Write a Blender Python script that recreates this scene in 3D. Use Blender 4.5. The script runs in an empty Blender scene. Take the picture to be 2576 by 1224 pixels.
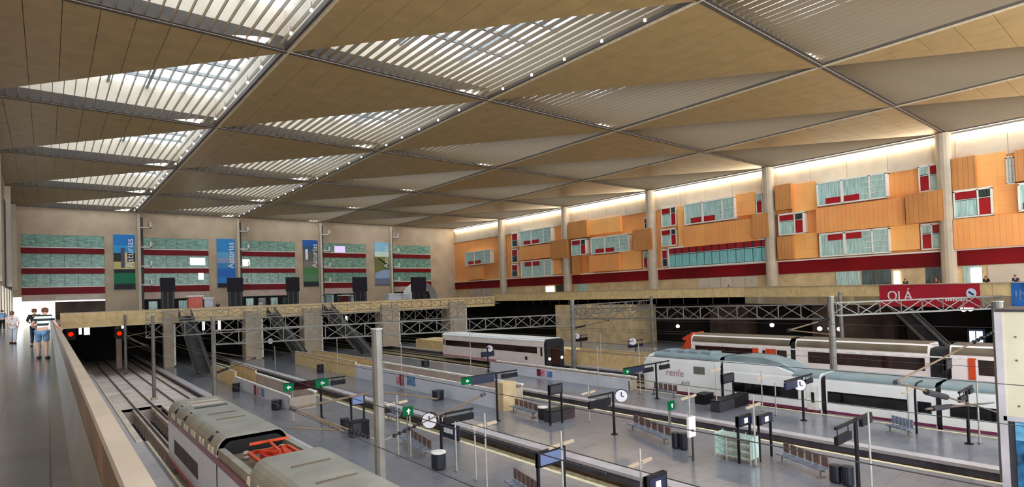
import bpy, math, random
from mathutils import Vector, Matrix
random.seed(7)
SC = bpy.context.scene
COL = SC.collection

# ---------------------------------------------------------------- camera
FPX, CYP = 1413.3, 704.3
YAW, PITCH, ROLL = map(math.radians, (39.599, 1.2325, -1.9936))
_cy, _sy, _cp, _sp = math.cos(YAW), math.sin(YAW), math.cos(PITCH), math.sin(PITCH)
FWD = Vector((_sy*_cp, _cy*_cp, _sp)); _r = Vector((_cy, -_sy, 0)); _u = _r.cross(FWD)
RGT = math.cos(ROLL)*_r + math.sin(ROLL)*_u
UPV = -math.sin(ROLL)*_r + math.cos(ROLL)*_u
EYE = Vector((0, 0, 1.7))
cd = bpy.data.cameras.new('camera'); cam = bpy.data.objects.new('camera', cd); COL.objects.link(cam)
cd.sensor_width = 36; cd.lens = FPX*36/2576; cd.shift_y = (CYP-612)/2576
cd.clip_start = .05; cd.clip_end = 600
cam.matrix_world = Matrix((RGT, UPV, -FWD)).transposed().to_4x4(); cam.location = EYE
SC.camera = cam

# ---------------------------------------------------------------- light and exposure
w = bpy.data.worlds.new('sky'); SC.world = w; w.use_nodes = True
bg = w.node_tree.nodes['Background']; bg.inputs[0].default_value = (.88, .94, 1, 1); bg.inputs[1].default_value = 1.0
SC.view_settings.view_transform = 'Standard'; SC.view_settings.look = 'None'
SC.view_settings.gamma = 1; SC.view_settings.exposure = 2.22; SC.view_settings.use_curve_mapping = False
STRIP = 4.5      # light trough along the top of the right wall

# ---------------------------------------------------------------- helpers: photograph <-> hall
def ray(x, y): return RGT*((x-1288)/FPX) - UPV*((y-CYP)/FPX) + FWD
def at_z(x, y, z): d = ray(x, y); return EYE + d*((z-EYE.z)/d.z)
def at_X(x, y, X): d = ray(x, y); return EYE + d*(X/d.x)
def at_Y(x, y, Y): d = ray(x, y); return EYE + d*(Y/d.y)
def px(P):
    d = Vector(P)-EYE; f = d.dot(FWD); return 1288+FPX*d.dot(RGT)/f, CYP-FPX*d.dot(UPV)/f
def z_of(X, Y, y):
    lo, hi = -12., 25.
    for _ in range(40):
        m = (lo+hi)/2
        if px((X, Y, m))[1] > y: lo = m
        else: hi = m
    return lo
PL = -7.2; BED = -7.75
def ground(x, y, z=PL):
    p = at_z(x, y, z); X, Y = p.x, p.y
    for a, b, t in ((39.0, 44., 38.3), (51.6, 57, 51.0), (31.2, 32.4, 31.0), (32.4, 33.7, 33.8), (19.1, 20.3, 18.9), (20.3, 21.5, 21.7)):
        if a < X < b: X, Y = t, Y*t/X; break
    return X, Y

# ---------------------------------------------------------------- helpers: materials
def lin(h):
    if isinstance(h, str):
        h = h.lstrip('#'); c = [int(h[i:i+2], 16)/255 for i in (0, 2, 4)]
    else: c = h
    return tuple(((v/12.92) if v <= .04045 else ((v+.055)/1.055)**2.4) for v in c)+(1,)
def mat(name, col, rough=.6, metal=0, var=.12, scale=3., bump=0., emit=0, col2=None, stretch=(1, 1, 1), spec=.5, sample=True):
    m = bpy.data.materials.new(name); m.use_nodes = True; nt = m.node_tree; N = nt.nodes; L = nt.links
    b = N['Principled BSDF']; b.inputs['Roughness'].default_value = rough; b.inputs['Metallic'].default_value = metal
    b.inputs['Specular IOR Level'].default_value = spec
    tc = N.new('ShaderNodeTexCoord'); mp = N.new('ShaderNodeMapping'); mp.inputs['Scale'].default_value = stretch
    L.new(tc.outputs['Object'], mp.inputs[0])
    nz = N.new('ShaderNodeTexNoise'); nz.inputs['Scale'].default_value = scale; nz.inputs['Detail'].default_value = 4
    L.new(mp.outputs[0], nz.inputs['Vector'])
    cr = N.new('ShaderNodeValToRGB'); c = lin(col)
    c2 = lin(col2) if col2 else tuple(v*(1-2*var) for v in c[:3])+(1,)
    c1 = c if col2 else tuple(min(1, v*(1+var)) for v in c[:3])+(1,)
    cr.color_ramp.elements[0].color = c2; cr.color_ramp.elements[1].color = c1
    cr.color_ramp.elements[0].position = .32; cr.color_ramp.elements[1].position = .68
    L.new(nz.outputs['Fac'], cr.inputs[0]); L.new(cr.outputs[0], b.inputs['Base Color'])
    if bump:
        bp = N.new('ShaderNodeBump'); bp.inputs['Strength'].default_value = bump; bp.inputs['Distance'].default_value = .03
        L.new(nz.outputs['Fac'], bp.inputs['Height']); L.new(bp.outputs[0], b.inputs['Normal'])
    if emit:
        b.inputs['Emission Color'].default_value = c; b.inputs['Emission Strength'].default_value = emit
        if not sample: m.cycles.emission_sampling = 'NONE'
    return m
def tiled(name, col, joint, sx, sy, rough=.35, mortar=.02, var=.08, bump=.3, axis='xy', spec=.5, offset=0.0):
    m = bpy.data.materials.new(name); m.use_nodes = True; nt = m.node_tree; N = nt.nodes; L = nt.links
    b = N['Principled BSDF']; b.inputs['Roughness'].default_value = rough; b.inputs['Specular IOR Level'].default_value = spec
    tc = N.new('ShaderNodeTexCoord'); sep = N.new('ShaderNodeSeparateXYZ'); cmb = N.new('ShaderNodeCombineXYZ')
    L.new(tc.outputs['Object'], sep.inputs[0])
    a, c = {'xy': (0, 1), 'xz': (0, 2), 'yz': (1, 2), 'yx': (1, 0)}[axis]
    L.new(sep.outputs[a], cmb.inputs[0]); L.new(sep.outputs[c], cmb.inputs[1])
    br = N.new('ShaderNodeTexBrick'); br.offset = offset; br.inputs['Scale'].default_value = 1
    br.inputs['Brick Width'].default_value = sx; br.inputs['Row Height'].default_value = sy
    br.inputs['Mortar Size'].default_value = mortar; br.inputs['Mortar Smooth'].default_value = .1
    k = lin(col); br.inputs['Color1'].default_value = tuple(v*(1+var) for v in k[:3])+(1,)
    br.inputs['Color2'].default_value = tuple(v*(1-var) for v in k[:3])+(1,); br.inputs['Mortar'].default_value = lin(joint)
    L.new(cmb.outputs[0], br.inputs['Vector'])
    nz = N.new('ShaderNodeTexNoise'); nz.inputs['Scale'].default_value = .35; nz.inputs['Detail'].default_value = 5
    L.new(tc.outputs['Object'], nz.inputs['Vector'])
    mx = N.new('ShaderNodeMix'); mx.data_type = 'RGBA'; mx.blend_type = 'OVERLAY'; mx.inputs[0].default_value = .35
    L.new(br.outputs['Color'], mx.inputs[6]); L.new(nz.outputs['Fac'], mx.inputs[7])
    hs = N.new('ShaderNodeHueSaturation'); hs.inputs['Saturation'].default_value = .9
    L.new(mx.outputs[2], hs.inputs['Color']); L.new(hs.outputs[0], b.inputs['Base Color'])
    bp = N.new('ShaderNodeBump'); bp.inputs['Strength'].default_value = bump; bp.inputs['Distance'].default_value = .01; bp.invert = True
    L.new(br.outputs['Fac'], bp.inputs['Height']); L.new(bp.outputs[0], b.inputs['Normal'])
    return m
def glassy(name, col, alpha=.35, rough=.05):
    m = bpy.data.materials.new(name); m.use_nodes = True; nt = m.node_tree; N = nt.nodes; L = nt.links
    N.remove(N['Principled BSDF']); o = N['Material Output']
    t = N.new('ShaderNodeBsdfTransparent'); t.inputs[0].default_value = lin(col)
    g = N.new('ShaderNodeBsdfGlossy'); g.inputs['Roughness'].default_value = rough
    mx = N.new('ShaderNodeMixShader'); mx.inputs[0].default_value = .06
    L.new(t.outputs[0], mx.inputs[1]); L.new(g.outputs[0], mx.inputs[2]); L.new(mx.outputs[0], o.inputs[0])
    return m
def emis(name, col, s, sample=False):
    m = bpy.data.materials.new(name); m.use_nodes = True; nt = m.node_tree; N = nt.nodes
    N.remove(N['Principled BSDF']); e = N.new('ShaderNodeEmission'); e.inputs[0].default_value = lin(col); e.inputs[1].default_value = s
    nt.links.new(e.outputs[0], N['Material Output'].inputs[0])
    if not sample: m.cycles.emission_sampling = 'NONE'
    return m
def banded(name, bands, axis=2, rough=.7, coord='Object'):
    """flat print: colour bands along one axis (bands: list of (position, colour), constant steps)"""
    m = bpy.data.materials.new(name); m.use_nodes = True; nt = m.node_tree; N = nt.nodes; L = nt.links
    b = N['Principled BSDF']; b.inputs['Roughness'].default_value = rough
    tc = N.new('ShaderNodeTexCoord'); sep = N.new('ShaderNodeSeparateXYZ'); L.new(tc.outputs[coord], sep.inputs[0])
    lo, hi = bands[0][0], bands[-1][0]
    mr = N.new('ShaderNodeMapRange'); mr.inputs[1].default_value = lo; mr.inputs[2].default_value = hi
    L.new(sep.outputs[axis], mr.inputs[0]); cr = N.new('ShaderNodeValToRGB'); cr.color_ramp.interpolation = 'CONSTANT'
    e = cr.color_ramp.elements
    while len(e) < len(bands): e.new(.5)
    for i, (p, c) in enumerate(bands): e[i].position = (p-lo)/(hi-lo+1e-9); 
    for i, (p, c) in enumerate(bands): e[i].color = lin(c)
    L.new(mr.outputs[0], cr.inputs[0]); L.new(cr.outputs[0], b.inputs['Base Color'])
    return m

M = {}
M['roof_tile'] = mat('perforated_tan_metal', '#977a4c', .42, .0, .07, .8, spec=.6)
M['roof_back'] = mat('roof_void', '#2a241d', .8)
M['beam'] = mat('dark_beam', '#4a3f35', .6, var=.15, scale=.6)
M['well'] = mat('cream_well_lining', '#c9baa6', .6, var=.05, scale=.8)
M['fin'] = mat('tan_fin', '#7a664c', .5, var=.05)
M['trim_line'] = mat('pale_edge_trim', '#c9b595', .5)
M['bar'] = mat('grey_glazing_bar', '#8c8d8c', .4, .3)
M['glass'] = glassy('clear_roof_glass', '#f4f8fa')
M['concrete'] = mat('fair_faced_concrete', '#b9a892', .75, var=.07, scale=.7, bump=.15)
M['concrete_lt'] = mat('pale_concrete', '#cdbfab', .7, var=.05, scale=.7, bump=.1)
M['wall_far'] = mat('beige_plaster', '#b9a288', .75, var=.07, scale=.4)
M['orange'] = tiled('orange_facade_panel', '#ee9428', '#b87624', .5, 30, .5, .012, .03, .2, 'yz', offset=0)
M['orange_b'] = tiled('glow_orange_facade_panel', '#fcaa3c', '#cf8530', 1.4, 1.5, .5, .01, .05, .2, 'yz', offset=0)  # brighter orange copy, with the warm wall glow painted in
M['orange_d'] = tiled('deep_orange_facade_panel', '#c67a1c', '#98611b', .45, 30, .5, .02, .04, .3, 'yz', offset=0)
M['white'] = mat('white_window_frame', '#e9e4da', .45, var=.03)
M['teal'] = mat('curtained_teal_glass', '#b2d0c8', .15, 0, .22, 5, stretch=(1, 2.6, .12))
M['teal_long'] = mat('aqua_ribbed_glass', '#86c4c4', .15, 0, .16, 6, stretch=(1, 2.4, .1))
M['darkwin'] = mat('dark_green_glass', '#3d4a44', .12, 0, .4, 5, stretch=(1, 2.6, .12))
M['red'] = mat('red_panel', '#a80f1a', .35, var=.12, scale=.4)
M['maroon'] = mat('maroon_band', '#7c0a14', .5, var=.2, scale=.12, spec=.2)
M['far_glass'] = mat('green_grey_curtain_wall', '#7aa390', .2, 0, .3, 1.2, stretch=(1, 1, 3))
M['stone_y'] = mat('yellow_stone', '#e2c48e', .6, var=.08, scale=1.6)
M['stone_o'] = mat('ochre_stone', '#73502a', .55, var=.22, scale=2)
M['stone_cap'] = mat('cream_stone_cap', '#b3a392', .5, var=.06, scale=2.2)
M['face'] = mat('brown_inner_face', '#6e6250', .4, var=.12, scale=.8)
M['tan'] = mat('tan_stone', '#d3b88c', .65, var=.12, scale=.8)
M['walk'] = tiled('polished_dark_walkway_tile', '#66666a', '#4c4b4c', .6, .6, .16, .012, .1, .15, 'xy', spec=.7)
M['plat'] = tiled('grey_platform_tile', '#74747c', '#62626a', .8, .8, .2, .012, .06, .15, 'xy', spec=.6)
M['coping'] = mat('lavender_grey_coping', '#b7b0b4', .5, var=.08, scale=1)
M['riser'] = mat('dark_platform_riser', '#4d4a55', .8, var=.2, scale=.8)
M['edge'] = mat('cream_edge_line', '#dccfae', .5)
M['bed'] = mat('pinkish_track_slab', '#dccdc2', .85, var=.12, scale=.5, bump=.2)
M['ballast'] = mat('olive_brown_ballast', '#84785a', .95, var=.25, scale=6, bump=.5)
M['rail'] = mat('rusty_rail', '#5e4a3c', .4, .6, .2, 2)
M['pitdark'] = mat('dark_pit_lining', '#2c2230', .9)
M['steel'] = mat('galvanised_steel', '#7e7a74', .5, .3, .12, 1.5)
M['steel_lt'] = mat('pale_steel', '#b4afa6', .5, .2, .08, 2)
M['steel_dk'] = mat('dark_steel', '#3c3a3e', .5, .3, .1, 2)
M['black'] = mat('black_paint', '#141217', .5, spec=.25)
M['board'] = mat('dark_purple_board', '#1c1422', .6, spec=.2)
M['navy'] = mat('navy_sign_face', '#1d2240', .35)
M['grn'] = emis('green_lit_sign', '#1c8a56', .12)
M['wht_e'] = emis('white_glow', '#fff8ee', .8)  # lamps, and also painted daylight slots and pane reflections
M['tube_e'] = emis('fluorescent_tube', '#f2dcc0', .16)
M['strip_e'] = emis('cove_light', '#ffe9c4', STRIP, True)
M['red_e'] = emis('red_signal', '#ff2408', .3)
M['lilac_e'] = emis('lilac_reflection', '#c8b4e8', .3)  # glow painted as a lilac reflection in the far glass
M['screen'] = emis('blue_grey_screen', '#6f7fa8', .26)
M['screen_lit'] = emis('lit_white_blue_screen', '#cfeaff', .5)
M['clock'] = mat('white_clock_face', '#efeaf2', .4, var=.02)
M['tr_white'] = mat('train_white', '#f3f3f3', .28, 0, .03, .6)
M['tr_lav'] = mat('train_lavender_white', '#d6e2ff', .28, 0, .04, .6)
M['tr_pink'] = mat('train_pinkish_white', '#f4e6e2', .3, 0, .04, .6)
M['tr_grey'] = mat('train_roof_grey', '#95938a', .55, .0, .1, .8)
M['tr_teal'] = mat('train_roof_teal_grey', '#7d8d92', .5, .0, .1, .8)
M['tr_brown'] = mat('train_roof_brown', '#6d5f4c', .6, .0, .15, .7)
M['tr_purp'] = mat('train_purple_stripe', '#7c3356', .3)
M['tr_red'] = mat('train_dark_red', '#641320', .3)
M['tr_win'] = mat('train_black_window', '#0d1013', .08, 0, .3, 1.5)
M['tr_winr'] = mat('train_maroon_window', '#2e0f12', .1, 0, .4, 1.5)
M['tr_or'] = mat('train_orange', '#d8481c', .35)
M['bellows'] = mat('black_bellows', '#1c1b1e', .85)
M['hoard'] = mat('white_hoarding', '#d6d8e2', .45, var=.05, scale=.5)
M['hoard_rim'] = mat('white_rim', '#efece6', .5)
M['pinkwall'] = mat('pinkish_inner_wall', '#c3ac9e', .6, var=.1, scale=.7)
M['poster_b'] = mat('blue_poster', '#6f93c4', .4, var=.35, scale=3)
M['poster_p'] = mat('pink_poster', '#d98aa2', .4, var=.25, scale=3)
M['poster_r'] = mat('red_poster', '#8c1230', .4, var=.3, scale=3)
M['seat'] = mat('brown_seat', '#6b5148', .5, var=.15)
M['seat_g'] = mat('grey_metal_seat', '#8b93a5', .35, .4, .15, 4)
M['bin'] = mat('black_bin', '#1a1a26', .4)
M['ban_red'] = mat('red_banner', '#b2122a', .5, var=.12, scale=.6)
M['ban_blue'] = mat('blue_banner', '#1c5fa8', .5, var=.3, scale=.8)
M['txt_w'] = mat('white_lettering', '#f0eeee', .5)
M['txt_pk'] = mat('pink_lettering', '#b98a95', .5)
M['txt_gy'] = mat('grey_lettering', '#77807f', .5)
M['skin'] = mat('skin', '#d7a58c', .5, var=.04)
M['hair'] = mat('brown_hair', '#6a3a22', .7)
M['denim'] = mat('light_blue_denim', '#6f95bd', .8, var=.12, scale=5)
M['shoe'] = mat('dark_shoe', '#2c211f', .6)
M['panel_cream'] = mat('cream_tower_cladding', '#c9c0a8', .55, var=.04, scale=1)
M['brown_wall'] = mat('brown_shop_wall', '#4a372a', .7, var=.3, scale=.5)
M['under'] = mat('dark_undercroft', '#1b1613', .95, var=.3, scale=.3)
M['rust'] = mat('brown_insulator_arm', '#63503c', .5, var=.1)

# ---------------------------------------------------------------- helpers: meshes
class MB:
    def __init__(s): s.v = []; s.f = []
    def poly(s, vs, fs):
        n = len(s.v); s.v += [tuple(p) for p in vs]; s.f += [tuple(i+n for i in f) for f in fs]; return s
    def box(s, x0, x1, y0, y1, z0, z1):
        if x0 > x1: x0, x1 = x1, x0
        if y0 > y1: y0, y1 = y1, y0
        if z0 > z1: z0, z1 = z1, z0
        return s.poly([(x0,y0,z0),(x1,y0,z0),(x1,y1,z0),(x0,y1,z0),(x0,y0,z1),(x1,y0,z1),(x1,y1,z1),(x0,y1,z1)],
                      [(0,3,2,1),(4,5,6,7),(0,1,5,4),(1,2,6,5),(2,3,7,6),(3,0,4,7)])
    def obox(s, c, dx, dy, dz, rz=0, ry=0, rx=0):
        R = Matrix.Rotation(rz, 3, 'Z') @ Matrix.Rotation(ry, 3, 'Y') @ Matrix.Rotation(rx, 3, 'X'); c = Vector(c)
        vs = [c + R @ Vector((x*dx/2, y*dy/2, z*dz/2)) for z in (-1, 1) for x, y in ((-1,-1),(1,-1),(1,1),(-1,1))]
        return s.poly(vs, [(0,3,2,1),(4,5,6,7),(0,1,5,4),(1,2,6,5),(2,3,7,6),(3,0,4,7)])
    def bar(s, p, q, wd, hd=None):
        hd = hd or wd; p = Vector(p); q = Vector(q); d = (q-p); L = d.length
        if L < 1e-6: return s
        d /= L; up = Vector((0,0,1)) if abs(d.z) < .95 else Vector((1,0,0)); a = d.cross(up).normalized(); b = a.cross(d)
        vs = [P + a*(i*wd/2) + b*(j*hd/2) for P in (p, q) for i, j in ((-1,-1),(1,-1),(1,1),(-1,1))]
        return s.poly(vs, [(0,1,2,3),(7,6,5,4),(0,4,5,1),(1,5,6,2),(2,6,7,3),(3,7,4,0)])
    def tube(s, p, q, r, n=8, r2=None):
        p = Vector(p); q = Vector(q); d = (q-p).normalized(); r2 = r if r2 is None else r2
        up = Vector((0,0,1)) if abs(d.z) < .95 else Vector((1,0,0)); a = d.cross(up).normalized(); b = a.cross(d)
        vs = [P + (a*math.cos(2*math.pi*i/n) + b*math.sin(2*math.pi*i/n))*R for P, R in ((p, r), (q, r2)) for i in range(n)]
        return s.poly(vs, [tuple(range(n))[::-1], tuple(range(n, 2*n))] + [(i, (i+1) % n, n+(i+1) % n, n+i) for i in range(n)])
    def prism(s, pts, axis, a0, a1):
        """polygon pts in the plane across `axis` ('x': (y,z), 'y': (x,z), 'z': (x,y)), extruded from a0 to a1"""
        n = len(pts); f = {'x': lambda p, a: (a, p[0], p[1]), 'y': lambda p, a: (p[0], a, p[1]), 'z': lambda p, a: (p[0], p[1], a)}[axis]
        return s.poly([f(p, a) for a in (a0, a1) for p in pts], [tuple(range(n))[::-1], tuple(range(n, 2*n))] + [(i, (i+1) % n, n+(i+1) % n, n+i) for i in range(n)])
    def lathe(s, c, prof, n=16):
        c = Vector(c); vs = []; m = len(prof)
        for r, z in prof: vs += [c+Vector((r*math.cos(2*math.pi*i/n), r*math.sin(2*math.pi*i/n), z)) for i in range(n)]
        fs = [(k*n+i, k*n+(i+1) % n, (k+1)*n+(i+1) % n, (k+1)*n+i) for k in range(m-1) for i in range(n)]
        return s.poly(vs, fs + [tuple(range(n))[::-1], tuple(range((m-1)*n, m*n))])
    def build(s, name, m, parent=None, origin=None, smooth=False, kind=None):
        o3 = Vector(origin) if origin is not None else (parent_loc(parent) if parent else Vector())
        me = bpy.data.meshes.new(name); me.from_pydata([tuple(Vector(p)-o3) for p in s.v], [], s.f); me.update()
        me.materials.append(m)
        if smooth:
            for p in me.polygons: p.use_smooth = True
        o = bpy.data.objects.new(name, me); COL.objects.link(o)
        if parent:
            o.parent = parent; pl = parent_loc(parent); o.location = o3-pl
        else: o.location = o3
        o['_w'] = list(o3)
        if kind: o['kind'] = kind
        return o
def parent_loc(o):
    return Vector(o['_w']) if '_w' in o else Vector()
def tag(o, label=None, cat=None, group=None, kind=None):
    if label: o['label'] = label
    if cat: o['category'] = cat
    if group: o['group'] = group
    if kind: o['kind'] = kind
    return o
def thing(name, label, cat, loc=(0,0,0), group=None):
    o = bpy.data.objects.new(name, None); COL.objects.link(o); o.location = loc; o['_w'] = list(loc); o.empty_display_size = .2
    return tag(o, label, cat, group)
def struct(name, loc=(0,0,0)):
    o = bpy.data.objects.new(name, None); COL.objects.link(o); o.location = loc; o['_w'] = list(loc); o['kind'] = 'structure'
    return o
KIDS = {}
def copy_tree(o, parent=None):
    c = o.copy(); COL.objects.link(c); c.parent = parent
    for ch in o.children: copy_tree(ch, c)
    return c
def B(*a): return MB().box(*a)
def text(name, s, size, m, parent, loc, rot, ext=.01, align='CENTER'):
    cu = bpy.data.curves.new(name, 'FONT'); cu.body = s; cu.size = size; cu.extrude = ext; cu.align_x = align; cu.align_y = 'CENTER'
    cu.materials.append(m); o = bpy.data.objects.new(name, cu); COL.objects.link(o)
    bpy.context.view_layer.update()
    me = bpy.data.meshes.new_from_object(o); me.name = name; bpy.data.objects.remove(o); o = bpy.data.objects.new(name, me); COL.objects.link(o)
    if parent: o.parent = parent; o.location = Vector(loc)-parent_loc(parent)
    else: o.location = loc
    o.rotation_euler = rot; return o
R90 = math.pi/2
FACE_MX = (R90, 0, -R90)     # text that faces -X (towards the walkway), reading along -Y
FACE_MY = (R90, 0, 0)        # text that faces -Y

# ================================================================ STRUCTURE
XA, DX, YA, DY, ZR = 12.19, 16.27, 17.0, 19.70, 17.7
XL, XR, YF = XA-DX, 77.27, 115.5
def cx(c): return XA+DX*c
def ry_(r): return YA+DY*r

# ---- floor: walkway, concourse, lower slab
fl = struct('floor')
B(XL, .3, -3, 93, -.35, 0).build('walkway_slab', M['walk'], fl)
B(XL, XR+1, 93.3, YF+1, -.5, 0).build('bridge_slab', M['walk'], fl)
g = MB(); g.box(.3, 5.0, -3, 122, BED-.2, BED); g.box(8.1, 11.5, -3, 122, BED-.2, BED); g.box(5.0, 8.1, -3, 36, BED-.2, BED); g.box(5.0, 8.1, 62, 122, BED-.2, BED)
g.build('track_slab', M['bed'], fl)
B(11.5, 79, -3, 122, BED-.2, BED).build('track_bed', M['ballast'], fl)
# pit
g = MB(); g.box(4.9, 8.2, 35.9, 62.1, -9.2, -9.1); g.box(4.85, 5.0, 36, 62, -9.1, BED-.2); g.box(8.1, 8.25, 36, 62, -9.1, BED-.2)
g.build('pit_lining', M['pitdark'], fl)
g = MB(); g.box(5.0, 8.1, 62, 62.3, -9.1, BED); g.box(5.0, 8.1, 36, 36.3, -9.1, BED); g.build('pit_end_wall', M['bed'], fl)
g = MB()
for x in (6.03, 7.47):
    g.box(x-.22, x+.22, 36.3, 62, -8.15, -7.78)
    for i in range(17): g.box(x-.18, x+.18, 37+i*1.5, 37.5+i*1.5, -9.1, -8.15)
g.build('pit_support', M['bed'], fl)
# platforms
def platform(X0, X1, Y0=-3, Y1=122, copL=.7, copR=.25):
    B(X0+copL, X1-copR, Y0, Y1, BED, PL).build('platform_surface', M['plat'], fl)
    B(X0, X0+copL, Y0, Y1, -7.36, PL+.01).build('platform_coping', M['coping'], fl)
    B(X0+.06, X0+copL, Y0, Y1, BED, -7.36).build('platform_riser', M['riser'], fl)
    B(X1-copR, X1, Y0, Y1, -7.36, PL+.01).build('platform_edge_line', M['edge'], fl)
platform(.45, 4.45, 44, 122, 3.8, .12); platform(.45, 4.95, -3, 44, 4.2, .12)
platform(11.5, 19.3); platform(21.3, 31.45); platform(33.4, 40.1); platform(47.9, 52.6); platform(56.4, 78)
# rails
for xc in (6.75, 9.95, 20.3, 32.4, 42.1, 46.0, 54.5):
    for sd in (-.72, .72):
        rr = MB(); rr.box(xc+sd-.035, xc+sd+.035, -3, 121, BED, BED+.16); rr.box(xc+sd-.07, xc+sd+.07, -3, 121, BED, BED+.03)
        rr.build('rail', M['rail'], fl)

# ---- left wall with its strip of bright glazed doors
wl = struct('wall_left')
B(XL-.4, XL, -3, YF, 4.6, 17.7).build('wall_surface', M['concrete'], wl)
B(XL-.4, XL, -3, 20, 0, 4.6).build('wall_surface', M['concrete'], wl)
for i, y in enumerate((37, 57, 77, 97, 113)):
    B(XL, XL+.55, y-.7, y+.7, 4.7 if y > 40 else 0, 17.6).build('pilaster', M['concrete_lt'], wl)
B(XL, XL+.08, 94, 110, 4.5, 15.5).build('recess_panel', M['steel_dk'], wl)
wn = struct('window_1', (XL, 60, 0))
for i in range(16):
    y = 20+i*6
    B(XL-.3, XL+.02, y-1.1, y+1.1, 0, 4.6).build('pier', M['concrete'], wn)
    for k in range(1, 3): B(XL-.22, XL-.1, y+1.1+k*1.27-.05, y+1.1+k*1.27+.05, 0, 4.6).build('mullion', M['steel'], wn)
    B(XL-.17, XL-.15, y+1.1, min(110, y+4.9), .1, 4.55).build('pane', M['glass'], wn)
B(XL-.3, XL-.02, 20, 110, 4.5, 4.7).build('window_head', M['white'], wn)
B(XL-.25, XL-.05, 20, 110, 0, .12).build('window_sill', M['steel'], wn)
B(XL-.4, XL, 110, YF, 0, 4.6).build('wall_surface', M['concrete'], wl)

# ---- far wall
wf = struct('wall_far')
GL = [(-3.1, 7.4), (12.9, 23.0), (28.7, 38.7), (44.6, 54.0), (60.7, 70.5)]
B(XL, XR+.3, YF, YF+.5, 13.4, 17.7).build('wall_surface', M['wall_far'], wf)
edges = [XL]+[v for g2 in GL for v in g2]+[XR+.3]
for i in range(0, len(edges), 2):
    B(edges[i], edges[i+1], YF-.02, YF+.5, 3.6 if i == 0 else 0, 13.4).build('pier', M['wall_far'], wf)
    if 0 < i < 10: B(edges[i+1]-.85, edges[i+1]-.45, YF-.6, YF-.02, .0, 17.4).build('pier_fin', M['concrete_lt'], wf)
    if 0 < i < 10: B(edges[i+1]-.45, edges[i+1], YF-.04, YF-.02, 1.0, 16.9).build('dark_slot', M['beam'], wf)
for k, (a, b) in enumerate(GL):
    wd = struct('window_%d' % (k+2), (a, YF, 3.9))
    for z0, z1, m in ((11.3, 13.4, 'far_glass'), (10.4, 11.3, 'maroon'), (8.05, 10.4, 'far_glass'), (7.2, 8.05, 'maroon'), (5.0, 7.2, 'far_glass'), (3.9, 5.0, 'maroon')):
        if m == 'maroon': B(a, b, YF-.12, YF+.1, z0, z1).build('red_spandrel', M[m], wd)
        else:
            n = 6; s = (b-a)/n
            for i in range(n): B(a+i*s+.03, a+(i+1)*s-.03, YF, YF+.06, z0+.03, z1-.03).build('pane', M[m], wd)
            B(a, b, YF+.06, YF+.2, z0, z1).build('backing', M['steel'], wd)
    for z in (11.32, 8.07, 5.02): B(a, b, YF-.16, YF-.1, z, z+.14).build('pale_rail', M['white'], wd)
    if k > 0:
        for z in (15.0, 11.6, 8.3, 5.1):     # stair landings: L shaped white brackets beside each pier
            g = MB(); g.box(a-.4, a+1.1, YF-1.0, YF-.2, z, z+.16); g.box(a+.9, a+1.1, YF-1.0, YF-.2, z, z+1.0); g.build('stair_landing', M['white'], wd)
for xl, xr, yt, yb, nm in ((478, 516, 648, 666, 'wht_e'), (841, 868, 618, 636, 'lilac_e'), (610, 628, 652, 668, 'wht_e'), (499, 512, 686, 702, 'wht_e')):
    p = at_Y(xl, yt, YF); q = at_Y(xr, yb, YF); B(p.x, q.x, YF-.05, YF-.01, q.z, p.z).build('pane_reflection', M[nm], wf)  # glowing patches painted as window reflections on the far glass
# ground storey of the far wall
B(-3.0, .9, YF+.3, YF+.35, 0, 2.9).build('exit_opening', emis('daylit_exit', '#fffbe8', .6), wf)
B(.9, 7.4, YF, YF+.3, 0, 2.7).build('shopfront', M['brown_wall'], wf)
B(-3.1, 7.4, YF-.1, YF+.3, 2.9, 3.9).build('fascia', M['pinkwall'], wf)
for a, b in GL[1:]:
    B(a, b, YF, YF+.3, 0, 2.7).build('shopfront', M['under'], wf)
    B(a, b, YF-.08, YF+.3, 2.7, 3.9).build('fascia', M['pinkwall'], wf)
    for i in range(4):
        x = a+.6+i*(b-a-1)/4; B(x, x+1.3, YF-.05, YF, .2, 2.3).build('shop_glass', M['darkwin'] if i % 2 else M['teal'], wf)
B(1.0, 6.6, YF-.5, YF-.1, 2.95, 3.6).build('pale_sign_board', M['concrete_lt'], wf)

# ---- undercroft below the bridge and the right hand concourse
uc = struct('wall_undercroft')
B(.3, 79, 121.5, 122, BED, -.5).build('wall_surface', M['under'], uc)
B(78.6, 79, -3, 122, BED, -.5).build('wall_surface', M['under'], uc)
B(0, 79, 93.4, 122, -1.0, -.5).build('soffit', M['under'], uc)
B(.25, .45, -3, 122, BED, -.35).build('walkway_wall', M['tan'], uc)
B(71.2, 78, 57, 74, PL, -.9).build('tan_block', M['tan'], uc)
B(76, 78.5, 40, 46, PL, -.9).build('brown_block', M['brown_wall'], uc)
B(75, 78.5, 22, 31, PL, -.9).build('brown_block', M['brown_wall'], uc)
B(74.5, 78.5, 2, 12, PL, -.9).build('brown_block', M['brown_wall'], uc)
for (a, b, wd) in ((12.5, 13.7, 1.2), (23.2, 25.5, 2.2), (32.1, 34.9, 2.6), (45.9, 49.2, 3), (60.3, 64, 3.4)):
    g = MB(); g.box(a, b, 92.1, 92.88, -1.05, .25 if a > 13 else .9); g.box(a, b, 92.1, 92.1+wd, PL, -1.05); g.build('bridge_column', M['concrete'], uc)
    B(b-.02, b+.22, 92.1, 92.3, PL+.2, -1.1).build('column_light_strip', M['hoard_rim'], uc)  # white strip painted as the bright light line down the column edge
B(7.9, 8.6, 104, 104.7, BED, -.9).build('bridge_column', M['pinkwall'], uc)

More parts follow.
